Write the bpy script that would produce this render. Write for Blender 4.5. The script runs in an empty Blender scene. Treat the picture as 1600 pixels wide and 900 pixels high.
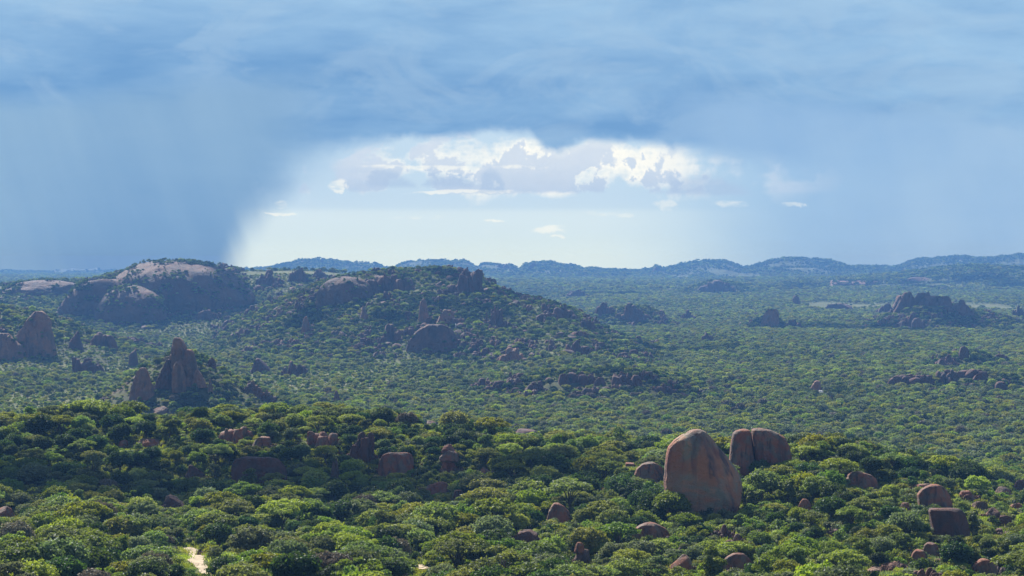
import bpy, math, random, time
import numpy as np
from mathutils import Vector
T0 = time.time()
random.seed(7); RNG = np.random.default_rng(7)
SC = bpy.context.scene
COL = SC.collection
F = 2986.0            # focal length in photo pixels (1600 wide)
HC = 100.0            # eye height above the plain
HOR = 420.0           # photo row of eye level
# ------------------------------------------------------------------ camera
cam = bpy.data.cameras.new('camera'); cam_o = bpy.data.objects.new('camera', cam)
COL.objects.link(cam_o); SC.camera = cam_o
cam.sensor_width = 36.0; cam.lens = 36.0 * F / 1600.0
cam.shift_y = -(450.0 - HOR) / 1600.0
cam.clip_start = 0.5; cam.clip_end = 60000
cam_o.location = (0, 0, HC); cam_o.rotation_euler = (math.radians(90), 0, 0)
SC.view_settings.view_transform = 'Standard'; SC.view_settings.look = 'None'
SC.view_settings.exposure = 0.95; SC.view_settings.gamma = 1.0
SC.view_settings.use_curve_mapping = False
SC.cycles.use_denoising = True
SC.cycles.max_bounces = 5; SC.cycles.diffuse_bounces = 2; SC.cycles.transmission_bounces = 3
SC.cycles.transparent_max_bounces = 6; SC.cycles.volume_bounces = 0
# ------------------------------------------------------------------ sun
SUN_AZ, SUN_EL = -24.0, 39.0         # degrees; azimuth from +Y (view direction), negative = left
sun = bpy.data.lights.new('sun', 'SUN'); sun_o = bpy.data.objects.new('sun', sun); COL.objects.link(sun_o)
sun.energy = 5.0; sun.angle = math.radians(0.53); sun.color = (1.0, 0.94, 0.84)
az, el = math.radians(SUN_AZ), math.radians(SUN_EL)
sdir = Vector((math.sin(az) * math.cos(el), math.cos(az) * math.cos(el), math.sin(el)))
sun_o.rotation_euler = sdir.to_track_quat('Z', 'Y').to_euler()
sun_o.location = (0, 0, 500)


# ------------------------------------------------------------------ node expression helper
class X:
    """a float socket (or constant) with arithmetic that makes Math nodes"""
    nt = None

    def __init__(s, v): s.v = v

    @staticmethod
    def m(op, a, b=None, c=None, clamp=False):
        n = X.nt.nodes.new('ShaderNodeMath'); n.operation = op; n.use_clamp = clamp
        for i, q in enumerate((a, b, c)):
            if q is None: continue
            if isinstance(q, X): q = q.v
            if isinstance(q, (int, float)): n.inputs[i].default_value = float(q)
            else: X.nt.links.new(q, n.inputs[i])
        return X(n.outputs[0])

    def __add__(s, o): return X.m('ADD', s, o)
    __radd__ = __add__
    def __mul__(s, o): return X.m('MULTIPLY', s, o)
    __rmul__ = __mul__
    def __sub__(s, o): return X.m('SUBTRACT', s, o)
    def __rsub__(s, o): return X.m('SUBTRACT', o, s)
    def __truediv__(s, o): return X.m('DIVIDE', s, o)
    def __rtruediv__(s, o): return X.m('DIVIDE', o, s)
    def __neg__(s): return X.m('MULTIPLY', s, -1.0)


def sstep(x, a, b, lo=0.0, hi=1.0):
    n = X.nt.nodes.new('ShaderNodeMapRange'); n.interpolation_type = 'SMOOTHSTEP'; n.clamp = True
    for i, q in enumerate((x, a, b, lo, hi)):
        if isinstance(q, X): q = q.v
        if isinstance(q, (int, float)): n.inputs[i].default_value = float(q)
        else: X.nt.links.new(q, n.inputs[i])
    return X(n.outputs[0])


def clamp01(x): return X.m('ADD', x, 0.0, clamp=True)
def xmax(a, b): return X.m('MAXIMUM', a, b)
def xmin(a, b): return X.m('MINIMUM', a, b)


def noise(vec, scale, detail=4, rough=0.55, dist=0.0, lac=2.0):
    n = X.nt.nodes.new('ShaderNodeTexNoise'); n.inputs['Scale'].default_value = scale
    n.inputs['Detail'].default_value = detail; n.inputs['Roughness'].default_value = rough
    n.inputs['Distortion'].default_value = dist; n.inputs['Lacunarity'].default_value = lac
    X.nt.links.new(vec, n.inputs['Vector']); return X(n.outputs[0])


def combine(x, y, z):
    n = X.nt.nodes.new('ShaderNodeCombineXYZ')
    for i, q in enumerate((x, y, z)):
        if isinstance(q, X): X.nt.links.new(q.v, n.inputs[i])
        else: n.inputs[i].default_value = q
    return n.outputs[0]


def s2l(c):
    return tuple(((x / 255.0) / 12.92 if x / 255.0 <= 0.04045 else ((x / 255.0 + 0.055) / 1.055) ** 2.4) for x in c)


def mix(f, a, b, blend='MIX'):
    n = X.nt.nodes.new('ShaderNodeMix'); n.data_type = 'RGBA'; n.blend_type = blend
    for i, q in ((0, f), (6, a), (7, b)):
        if isinstance(q, X): q = q.v
        if isinstance(q, (int, float)): n.inputs[i].default_value = float(q)
        elif isinstance(q, tuple): n.inputs[i].default_value = (*q, 1.0)
        else: X.nt.links.new(q, n.inputs[i])
    return n.outputs[2]


def ramp(x, stops):
    n = X.nt.nodes.new('ShaderNodeValToRGB'); e = n.color_ramp.elements
    e[0].position, e[0].color = stops[0][0], (*stops[0][1], 1)
    e[1].position, e[1].color = stops[1][0], (*stops[1][1], 1)
    for p, c in stops[2:]:
        q = e.new(p); q.color = (*c, 1)
    X.nt.links.new(x.v, n.inputs[0]); return n.outputs[0]


# ------------------------------------------------------------------ sky (world, a function of direction only)
W = bpy.data.worlds.new('World'); SC.world = W; W.use_nodes = True
nt = X.nt = W.node_tree; nt.nodes.clear()
out = nt.nodes.new('ShaderNodeOutputWorld'); bg = nt.nodes.new('ShaderNodeBackground')
tc = nt.nodes.new('ShaderNodeTexCoord'); sp = nt.nodes.new('ShaderNodeSeparateXYZ')
nt.links.new(tc.outputs['Generated'], sp.inputs[0])
dx, dy, dz = (X(o) for o in sp.outputs)
rr = X.m('SQRT', dx * dx + dy * dy + 1e-6)
azi = X.m('ARCTAN2', dx, dy)                     # azimuth from the view direction, radians
tel = dz / rr                                    # tangent of elevation
U = azi * F + 800.0                              # in units of 1/2986 rad: handy to read off the photo
V = tel * (-F) + HOR
P = combine(dx / rr, dy / rr, tel)
Pst = combine(dx / rr, dy / rr, tel * 4.5)       # flattened, for layered streaks
nA = noise(Pst, 7.0, 5, 0.55, 0.3)
nB = noise(Pst, 19.0, 4, 0.6)
nC = noise(P, 30.0, 9, 0.60, 0.25)                # cumulus billows
nD = noise(P, 12.0, 3, 0.5)
nE = noise(P, 120.0, 5, 0.65)
nS = noise(Pst, 42.0, 5, 0.6)
shaft = noise(combine((dx + dz * 0.35) / rr, dy / rr, tel * 0.12), 26.0, 4, 0.6)
wob = (nC - 0.5)
# cloud deck
band = sstep(V, 60.0, 170.0) * sstep(V, 250.0, 185.0) * sstep(azi, -0.42, -0.12)
light = clamp01((nA - 0.5) * 2.0 + (nB - 0.5) * 0.7 + 0.45 - band * 0.35 + sstep(V, 90.0, -40.0) * 0.18
                + sstep(azi, -0.1, 0.12) * 0.16)
deck = mix(light, s2l((116, 164, 212)), s2l((164, 202, 234)))
lump = sstep(noise(combine(dx / rr, dy / rr, tel * 2.2), 16.0, 6, 0.6, 0.8), 0.44, 0.62)
deck = mix(lump * 0.30, deck, s2l((176, 205, 230)))
# rain curtain on the left, paler veil on the right
curt = sstep(V + (nB - 0.5) * 30.0 + X.m('ABSOLUTE', U - 60.0) * 0.12, 140.0, 200.0) * sstep(U, 560.0, 380.0)
curtcol = mix(clamp01(sstep(V, 420.0, 180.0) * 0.55 + sstep(U, 330.0, 0.0) * 0.25 + (nD - 0.5) * 0.5 + (shaft - 0.5) * 0.9), s2l((120, 164, 207)), s2l((154, 190, 220)))
deck = mix(curt * 0.9, deck, curtcol)
veil = sstep(V + (nC - 0.5) * 60.0 + (1350.0 - U) * 0.10, 150.0, 200.0) * sstep(U, 960.0, 1180.0)
veilcol = mix(clamp01((nD - 0.5) * 1.2 + (shaft - 0.5) * 0.6 + 0.35 + sstep(U, 1280.0, 1560.0) * 0.25), s2l((140, 182, 225)), s2l((172, 203, 231)))
deck = mix(veil * 0.85, deck, veilcol)
# bright opening low over the horizon
ledge = 432.0 - (V - 200.0) * 0.34 + (nD - 0.5) * 30.0
topv = 203.0 + X.m('ABSOLUTE', U - 770.0) * 0.085 + wob * 46.0 + (nE - 0.5) * 16.0 + (nD - 0.5) * 26.0
topv = topv + sstep(U, 825.0, 855.0) * sstep(U, 925.0, 872.0) * 20.0
upl = sstep(V, 370.0, 235.0)
mL = sstep(U + (shaft - 0.5) * 60.0 + wob * 90.0 * upl + (nB - 0.5) * 40.0 * upl, ledge - 24.0 - upl * 6.0, ledge + 40.0 + upl * 90.0)
mT = sstep(V, topv - 10.0 - sstep(U, 620.0, 450.0) * 12.0, topv + 12.0 + sstep(U, 620.0, 450.0) * 26.0 + sstep(U, 980.0, 1200.0) * 40.0)
mR = sstep(U + (nD - 0.5) * 160.0 + wob * 110.0, 1410.0, 1020.0)
opening = mL * mT * mR
opencol = mix(sstep(V, 300.0, 400.0), s2l((196, 221, 241)), s2l((217, 236, 242)))
opencol = mix(sstep(V, 322.0, 334.0) * sstep(V, 380.0, 340.0) * 0.5, opencol, s2l((222, 239, 245)))
opencol = mix(sstep(U, 640.0, 420.0) * sstep(V, 340.0, 230.0) * 0.6, opencol, s2l((166, 200, 231)))
opencol = mix(sstep(U, 900.0, 1290.0), opencol, s2l((171, 206, 235)))
sky = mix(opening, deck, opencol)
# back-lit cumulus: soft glow, bright rims, grey-blue bodies
def blob(u, v, a, b):
    du = (U - u) / float(a); dv = (V - v) / float(b)
    return sstep(du * du + dv * dv, 1.0, 0.0)
glow = xmax(xmax(blob(800, 258, 260, 72), blob(950, 255, 290, 60) * 0.9), xmax(blob(640, 270, 150, 60) * 0.7, blob(1160, 275, 190, 72) * 0.74))
glow = xmax(glow, blob(440, 295, 60, 70) * 0.42)
low = sstep(V, 318.0, 296.0)
soft = sstep(glow * 0.62 + (nC - 0.5) * 2.1 + (nS - 0.5) * 0.5 + (nE - 0.5) * 0.35, 0.24, 0.68)
whitec = mix(sstep(U, 1260.0, 960.0), s2l((205, 222, 240)), s2l((255, 255, 248)))
sky = mix(soft * sstep(V, 200.0, 216.0) * opening * (0.25 + 0.75 * low), sky, whitec)
q = nC * 0.9 + (nE - 0.5) * 0.22 + (nD - 0.5) * 0.45 + sstep(V, 225.0, 292.0) * 0.05
envb = sstep(glow, 0.05, 0.35) * sstep(V + (nE - 0.5) * 14.0, 306.0, 298.0) * opening
bodyc = mix(sstep(V, 240.0, 300.0) * 0.6 + (nE - 0.5) * 0.6, s2l((206, 221, 239)), s2l((172, 199, 231)))
sky = mix(sstep(q + (nE - 0.5) * 0.12, 0.490, 0.530) * envb * 0.9, sky, bodyc)
# explicit small clouds: centre u, v, half width, half height, colour kind
puffs = [(531, 290, 18, 8, 0), (546, 292, 8, 5, 0), (604, 262, 50, 3.5, 0), (860, 357, 28, 6, 0), (870, 369, 11, 3.5, 0), (445, 335, 36, 2.6, 0),
         (650, 338, 40, 3.2, 1), (770, 346, 16, 2.6, 0), (945, 333, 40, 4.5, 1), (1040, 322, 24, 9, 1), (725, 299, 90, 3, 0),
         (1145, 318, 34, 6, 1), (1235, 322, 26, 4, 1), (700, 262, 130, 4, 0), (440, 318, 10, 7, 1)]
wh = None
for (u, v, a, b, k) in puffs:
    du = (U + (nE - 0.5) * 46.0 - u) / float(a); dv = (V + (nE - 0.5) * 9.0 + wob * 22.0 - v) / float(b)
    g = sstep(du * du + dv * dv + (nE - 0.5) * 5.0 + wob * 2.0, 1.3, 0.2) * (1.0 if k == 0 else 0.6)
    wh = g if wh is None else xmax(wh, g)
wh = wh * sstep(nS + (nC - 0.5) * 0.6, 0.36, 0.56)
sky = mix(wh * 0.66, sky, s2l((250, 252, 246)))
dk = None
for (u, v, a, b) in [(612, 291, 34, 20), (678, 290, 26, 24), (714, 292, 24, 22), (770, 299, 22, 34), (1105, 304, 60, 30)]:
    du = (U + wob * 90.0 + (nE - 0.5) * 30.0 - u) / float(a); dv = (V + wob * 70.0 + (nE - 0.5) * 22.0 - v) / float(b)
    g = sstep(du * du + dv * dv, 1.25, 0.45) * sstep(V + (nE - 0.5) * 8.0, v + 6.0, v - 3.0)
    dk = g if dk is None else xmax(dk, g)
sky = mix(dk * 0.62, sky, s2l((173, 199, 230)))
# clear Nishita sky between broken cloud higher up and behind, where the sun shines through
nis = nt.nodes.new('ShaderNodeTexSky'); nis.sky_type = 'NISHITA'; nis.sun_disc = False
nis.sun_elevation = el; nis.sun_rotation = az % (2 * math.pi); nis.altitude = 1200; nis.air_density = 1.0
nism = nt.nodes.new('ShaderNodeMix'); nism.data_type = 'RGBA'; nism.blend_type = 'MULTIPLY'; nism.inputs[0].default_value = 1.0
nt.links.new(nis.outputs[0], nism.inputs[6]); nism.inputs[7].default_value = (0.10, 0.10, 0.10, 1)
behind = xmax(sstep(X.m('ABSOLUTE', azi), 0.5, 1.5), sstep(tel, 0.4, 1.0))
sky = mix(behind * 0.85, sky, mix(clamp01((nA - 0.5) * 2.0 + 0.5), s2l((108, 122, 148)), s2l((160, 170, 188))))
gap = sstep(tel, 0.22, 0.6) * sstep(nA + (nD - 0.5) * 0.4, 0.56, 0.44)
skyf = mix(gap, sky, nism.outputs[2])
# the air box lies between the eye and this sky: give the sky its full brightness beyond it
AIR_S, AIR_L = 0.96e-4, 13000.0
T_ = X.m('POWER', 2.71828, xmin(AIR_L, 85.0 / xmax(tel, 0.0005)) * (-AIR_S))
def beyond(col, air):
    n = X.nt.nodes.new('ShaderNodeSeparateColor'); X.nt.links.new(col, n.inputs[0]); o = []
    for i in range(3): o.append(xmax((X(n.outputs[i]) - (1.0 - T_) * air[i]) / T_, 0.0))
    c = X.nt.nodes.new('ShaderNodeCombineColor')
    for i in range(3): X.nt.links.new(o[i].v, c.inputs[i])
    return c.outputs[0]
skyf = beyond(skyf, (0.17, 0.44, 0.92))
skyf = mix(sstep(tel, -0.02, -0.10), skyf, s2l((90, 105, 95)))
nt.links.new(skyf, bg.inputs[0]); bg.inputs[1].default_value = 0.518
nt.links.new(bg.outputs[0], out.inputs[0])


# ------------------------------------------------------------------ numpy noise
def _h(ix, iy, iz, seed):
    n = (ix.astype(np.int64) * 374761393 + iy.astype(np.int64) * 668265263 + iz.astype(np.int64) * 2147483647 + seed * 974634777) & 0xFFFFFFFF
    n = ((n ^ (n >> 13)) * 1274126177) & 0xFFFFFFFF
    return ((n ^ (n >> 16)) & 0xFFFFFF) / float(0xFFFFFF)


def vn2(x, y, seed=0):
    xi, yi = np.floor(x), np.floor(y); fx, fy = x - xi, y - yi
    fx = fx * fx * (3 - 2 * fx); fy = fy * fy * (3 - 2 * fy); z = np.zeros_like(xi)
    a = _h(xi, yi, z, seed); b = _h(xi + 1, yi, z, seed); c = _h(xi, yi + 1, z, seed); d = _h(xi + 1, yi + 1, z, seed)
    return (a * (1 - fx) + b * fx) * (1 - fy) + (c * (1 - fx) + d * fx) * fy


def vn3(x, y, z, seed=0):
    xi, yi, zi = np.floor(x), np.floor(y), np.floor(z); fx, fy, fz = x - xi, y - yi, z - zi
    fx = fx * fx * (3 - 2 * fx); fy = fy * fy * (3 - 2 * fy); fz = fz * fz * (3 - 2 * fz)
    r = 0
    for k in (0, 1):
        a = _h(xi, yi, zi + k, seed); b = _h(xi + 1, yi, zi + k, seed); c = _h(xi, yi + 1, zi + k, seed); d = _h(xi + 1, yi + 1, zi + k, seed)
        r = r + ((a * (1 - fx) + b * fx) * (1 - fy) + (c * (1 - fx) + d * fx) * fy) * (fz if k else (1 - fz))
    return r


def fbm2(x, y, oct=4, seed=0, g=0.5):
    s = 0; a = 1; t = 0
    for o in range(oct):
        s = s + a * vn2(x * 2 ** o + 17.3 * o, y * 2 ** o - 9.1 * o, seed + o); t += a; a *= g
    return s / t - 0.5


def fbm3(x, y, z, oct=4, seed=0, g=0.5):
    s = 0; a = 1; t = 0
    for o in range(oct):
        s = s + a * vn3(x * 2 ** o + 17.3 * o, y * 2 ** o - 9.1 * o, z * 2 ** o + 4.7 * o, seed + o); t += a; a *= g
    return s / t - 0.5


# ------------------------------------------------------------------ terrain height field
def pl(pairs): a = np.array(pairs, float); return a[:, 0], a[:, 1]


FY = np.array([-150, 0, 100, 250, 380, 470, 560, 612, 650, 700, 800, 950, 1150.])
FX = np.array([-300, 0, 300, 600, 850, 1000, 1150, 1300, 1450, 1600, 1900.])
FZ = np.array([
    [90] * 11, [94] * 11, [74] * 11, [51] * 11,
    [38, 38, 38.5, 38, 37.5, 37, 37, 37.5, 37.5, 37, 36],
    [33, 33, 33, 33, 34, 35, 36.5, 37, 36.5, 35, 34],
    [29, 29, 29, 29.5, 32, 34.5, 40, 43, 36.5, 28.5, 24],
    [31, 31, 31, 31.5, 33, 34, 39, 40, 32.5, 24, 19],
    [35, 36, 39.5, 40, 34.5, 32.5, 35, 34, 27, 19.5, 14],
    [37.5, 38, 42, 41.5, 33.5, 29, 27, 25, 19, 13, 9],
    [30, 30, 33, 33, 26, 21, 18, 16, 12, 10, 8],
    [10, 10, 12, 12, 9, 7, 5, 4, 3, 2, 1],
    [0] * 11], float)


def cub(t):  # catmull-rom weights
    return (-0.5 * t + t * t - 0.5 * t ** 3, 1 - 2.5 * t * t + 1.5 * t ** 3, 0.5 * t + 2 * t * t - 1.5 * t ** 3, -0.5 * t * t + 0.5 * t ** 3)


def fg(px, Y):
    iy = np.clip(np.searchsorted(FY, Y) - 1, 0, len(FY) - 2); ty = np.clip((Y - FY[iy]) / (FY[iy + 1] - FY[iy]), 0, 1)
    ix = np.clip(np.searchsorted(FX, px) - 1, 0, len(FX) - 2); tx = np.clip((px - FX[ix]) / (FX[ix + 1] - FX[ix]), 0, 1)
    wx, wy = cub(tx), cub(ty); r = 0
    for a in range(4):
        ya = np.clip(iy + a - 1, 0, len(FY) - 1)
        row = 0
        for b in range(4):
            row = row + wx[b] * FZ[ya, np.clip(ix + b - 1, 0, len(FX) - 1)]
        r = r + wy[a] * row
    return r


PB = pl([(1150, 0), (2000, 1), (3200, 10), (4500, 28), (6000, 48), (8000, 62), (12000, 70), (20000, 70)])
# (distance curve, crest rows in the photo, front width, back width, roughness)
RIDGES = [
    ('dome_hill', 3400, [(-400, 462), (-60, 455), (0, 449), (90, 446), (150, 436), (190, 424), (230, 414), (290, 411), (345, 415), (380, 423), (450, 423), (520, 426), (600, 432), (700, 444), (800, 462)], 900, 900, 7),
    ('middle_hill', [(380, 2600), (700, 2500), (850, 2350), (1000, 2150), (1080, 2100)],
     [(270, 568), (320, 538), (380, 496), (450, 462), (500, 442), (560, 430), (620, 424), (700, 424), (745, 436), (780, 457), (850, 474), (900, 492), (950, 522), (1000, 546), (1060, 562)], 600, 500, 9),
    ('left_hill', 2200, [(-400, 470), (-100, 478), (0, 480), (60, 486), (100, 500), (150, 518), (200, 536), (260, 552), (310, 566)], 360, 300, 8),
    ('back_left', 3900, [(-400, 440), (0, 447), (60, 441), (150, 440), (200, 444), (300, 456)], 400, 500, 4),
    ('kopje', 1380, [(130, 650), (175, 612), (212, 584), (245, 566), (285, 552), (320, 564), (365, 590), (420, 616), (480, 642)], 110, 130, 3),
    ('low_hill', 1520, [(740, 615), (800, 602), (860, 590), (950, 584), (1020, 588), (1080, 601), (1120, 614)], 75, 150, 3),
    ('k3', 1600, [(1380, 606), (1420, 597), (1480, 591), (1540, 588), (1600, 594), (1700, 605)], 40, 90, 1.5),
    ('k4', 1900, [(1440, 575), (1480, 561), (1520, 557), (1550, 565), (1590, 576)], 50, 90, 2),
    ('k5', 3000, [(1350, 508), (1400, 486), (1430, 476), (1480, 478), (1510, 488), (1600, 505)], 160, 260, 5),
    ('k6', 3000, [(1150, 508), (1200, 495), (1245, 508)], 70, 90, 2),
    ('k7', 3100, [(890, 505), (960, 482), (1010, 482), (1060, 504)], 110, 150, 3),
    ('k8', 5000, [(1050, 460), (1110, 441), (1150, 445), (1190, 458)], 150, 200, 3),
    ('k9', 2000, [(365, 568), (400, 562), (450, 563), (500, 568)], 50, 60, 1),
    ('k10', 1950, [(60, 575), (110, 558), (150, 553), (200, 573)], 60, 80, 2),
    ('k11', 6500, [(1150, 445), (1300, 438), (1400, 431), (1480, 419), (1520, 417), (1600, 421), (2200, 430)], 1100, 900, 6),
    ('far_left', 10800, [(-900, 424), (-100, 419), (0, 422), (60, 425), (110, 422), (150, 418), (185, 424), (260, 430), (330, 436)], 900, 900, 6),
    ('far', 9000, [(330, 430), (395, 423), (430, 418), (470, 410), (500, 408), (540, 410), (590, 414), (610, 421), (632, 413), (660, 409), (690, 406), (725, 408), (740, 416), (746, 420), (752, 415), (765, 413), (800, 416), (812, 424), (822, 414), (833, 412), (880, 414), (920, 421), (960, 425), (1000, 424),
                   (1015, 422), (1025, 417), (1036, 422), (1060, 417), (1100, 409), (1130, 407), (1170, 419), (1200, 409), (1240, 405), (1290, 409), (1340, 419), (1390, 419), (1440, 408), (1500, 403), (1540, 404), (1600, 400), (1700, 404), (1900, 414), (2400, 420)], 1500, 1200, 10),
]


def height(Xw, Y, detail=True):
    Xw = np.asarray(Xw, float); Y = np.asarray(Y, float)
    px = 800 + F * Xw / np.maximum(Y, 250)
    base = np.interp(Y, *PB)
    base = base + fbm2(Xw / 420, Y / 420, 3, 5) * 10 * np.clip((Y - 1100) / 600, 0, 1)
    f = fg(px, Y)
    n1 = fbm2(Xw / 38, Y / 38, 4, 11)
    h = np.where(Y < 1150, f + n1 * 5.0 * np.clip((Y - 150) / 200, 0, 1) * np.clip((1150 - Y) / 200, 0, 1), base)
    h = np.where(Y < 1150, h, base)
    n2 = fbm2(Xw / 95, Y / 95, 5, 21, 0.55); n3 = 1 - np.abs(fbm2(Xw / 150, Y / 150, 4, 31) * 2)
    hn = fbm2(Xw / 400, Y / 400, 2, 77)
    for (nm, D, cr, wf, wb, rough) in RIDGES:
        Dc = np.interp(px, *pl(D)) if isinstance(D, list) else D
        cx, cy = pl(cr)
        py = np.interp(px, cx, cy)
        if nm[:3] == 'far': py = py + (vn2(px / 26, px * 0, 3) - .5) * 4 + (vn2(px / 8, px * 0, 4) - .5) * 2.6
        Dc = Dc + hn * 0.25 * wf
        zc = HC - Dc * (py - HOR) / F
        t = np.where(Y < Dc, (Dc - Y) / wf, (Y - Dc) / wb)
        g = 0.5 + 0.5 * np.cos(np.pi * np.clip(t, 0, 1)); g = g ** 0.85
        edge = np.clip((px - cx[0]) / 30, 0, 1) * np.clip((cx[-1] - px) / 30, 0, 1)
        bb = np.interp(Dc, *PB)
        up = np.maximum(zc - bb, 0) * edge
        amp = np.clip(up / 25, 0, 1)
        r = base + up * g + amp * g * rough * 1.5 * ((n2 * 1.6) + (n3 - 0.8) * 1.0) * (0.35 + 0.65 * np.clip(t * 2.5, 0, 1))
        h = np.where((up > 0) & (g > 0), np.maximum(h, r), h)
    return h


def hit(px, py, ymin=260.0, ymax=14000.0):
    """first ground point along the ray through photo pixel px, py"""
    Y = ymin * (ymax / ymin) ** np.linspace(0, 1, 2600)
    z = height((px - 800) / F * Y, Y); ray = HC - Y * (py - HOR) / F
    k = np.argmax(z >= ray)
    if z[k] < ray[k]: return None
    return float((px - 800) / F * Y[k]), float(Y[k]), float(z[k])


def tag(o, label=None, cat=None, group=None, kind=None):
    if label: o['label'] = label
    if cat: o['category'] = cat
    if group: o['group'] = group
    if kind: o['kind'] = kind
    return o


def mesh_obj(name, verts, faces, mats, parent=None, smooth=False, link=True, matidx=None):
    me = bpy.data.meshes.new(name)
    verts = np.asarray(verts, dtype=np.float32); faces = np.asarray(faces, dtype=np.int32)
    k = faces.shape[1]
    me.vertices.add(len(verts)); me.vertices.foreach_set('co', verts.ravel())
    me.loops.add(faces.size); me.loops.foreach_set('vertex_index', faces.ravel())
    me.polygons.add(len(faces)); me.polygons.foreach_set('loop_start', np.arange(0, faces.size, k, dtype=np.int32))
    me.polygons.foreach_set('loop_total', np.full(len(faces), k, dtype=np.int32))
    if matidx is not None: me.polygons.foreach_set('material_index', np.asarray(matidx, dtype=np.int32))
    me.polygons.foreach_set('use_smooth', np.full(len(faces), smooth, dtype=bool))
    me.update(calc_edges=True)
    for m in mats: me.materials.append(m)
    o = bpy.data.objects.new(name, me)
    if link: COL.objects.link(o)
    if parent: o.parent = parent
    return o


# ------------------------------------------------------------------ materials
def new_mat(name):
    m = bpy.data.materials.new(name); m.use_nodes = True; X.nt = m.node_tree
    m.node_tree.nodes.clear(); o = m.node_tree.nodes.new('ShaderNodeOutputMaterial'); return m, o


def geo_pos():
    g = X.nt.nodes.new('ShaderNodeNewGeometry'); return g


def objinfo(): return X.nt.nodes.new('ShaderNodeObjectInfo')


def leaf_mat(name, dark, light, trans, tamt=0.36):
    m, o = new_mat(name); nt = m.node_tree
    g = geo_pos(); oi = objinfo()
    n = noise(g.outputs['Position'], 0.55, 3, 0.6)
    f = clamp01((n - 0.5) * 2.2 + X(oi.outputs['Random']) * 0.9 + 0.05)
    c = mix(f, dark, light)
    hs = nt.nodes.new('ShaderNodeHueSaturation')
    rnd2 = X.m('FRACT', X(oi.outputs['Random']) * 17.31)
    rnd3 = X.m('FRACT', X(oi.outputs['Random']) * 7.77)
    nt.links.new((rnd2 * 0.055 + 0.472).v, hs.inputs['Hue']); nt.links.new((rnd3 * 0.35 + 0.75).v, hs.inputs['Saturation'])
    nt.links.new((rnd2 * 0.5 + 0.75).v, hs.inputs['Value'])
    nt.links.new(c, hs.inputs['Color'])
    d = nt.nodes.new('ShaderNodeBsdfDiffuse'); t = nt.nodes.new('ShaderNodeBsdfTranslucent'); mx = nt.nodes.new('ShaderNodeMixShader')
    gl = nt.nodes.new('ShaderNodeBsdfGlossy'); gl.inputs['Roughness'].default_value = 0.45; gl.inputs['Color'].default_value = (0.9, 0.95, 1, 1)
    mg = nt.nodes.new('ShaderNodeMixShader'); mg.inputs[0].default_value = 0.015
    nt.links.new(hs.outputs[0], d.inputs['Color'])
    tcx = mix(1.0, hs.outputs[0], trans, 'MULTIPLY'); nt.links.new(tcx, t.inputs['Color'])
    mx.inputs[0].default_value = tamt
    nt.links.new(d.outputs[0], mx.inputs[1]); nt.links.new(t.outputs[0], mx.inputs[2])
    nt.links.new(mx.outputs[0], mg.inputs[1]); nt.links.new(gl.outputs[0], mg.inputs[2])
    nt.links.new(mg.outputs[0], o.inputs[0]); return m


M = {}
M['leaf_bright'] = leaf_mat('leaf_bright', (0.165, 0.205, 0.03), (0.28, 0.32, 0.052), (1.7, 1.7, 0.7))
M['leaf_mid'] = leaf_mat('leaf_mid', (0.105, 0.15, 0.028), (0.19, 0.24, 0.048), (1.8, 1.9, 0.8))
M['leaf_deep'] = leaf_mat('leaf_deep', (0.033, 0.058, 0.018), (0.070, 0.105, 0.026), (1.7, 1.9, 0.8))
M['leaf_dry'] = leaf_mat('leaf_dry', (0.13, 0.115, 0.075), (0.24, 0.21, 0.14), (1.2, 1.1, 1.0), 0.2)
M['leaf_grey'] = leaf_mat('leaf_grey', (0.105, 0.135, 0.062), (0.185, 0.215, 0.11), (1.5, 1.6, 0.9))


def simple_mat(name, col_a, col_b, scale, bump=0.3, rough=0.9):
    m, o = new_mat(name); nt = m.node_tree; g = geo_pos()
    n = noise(g.outputs['Position'], scale, 5, 0.6)
    c = mix(sstep(n, 0.35, 0.65), col_a, col_b)
    b = nt.nodes.new('ShaderNodeBsdfPrincipled'); b.inputs['Roughness'].default_value = rough
    b.inputs['Specular IOR Level'].default_value = 0.25
    nt.links.new(c, b.inputs['Base Color'])
    bp = nt.nodes.new('ShaderNodeBump'); bp.inputs['Strength'].default_value = bump
    nt.links.new(n.v, bp.inputs['Height']); nt.links.new(bp.outputs[0], b.inputs['Normal'])
    nt.links.new(b.outputs[0], o.inputs[0]); return m


M['bark'] = simple_mat('bark', (0.07, 0.055, 0.045), (0.15, 0.125, 0.105), 3.0)
M['sand'] = simple_mat('pale_sand', (0.30, 0.23, 0.16), (0.50, 0.41, 0.29), 0.6, 0.8)


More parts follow.
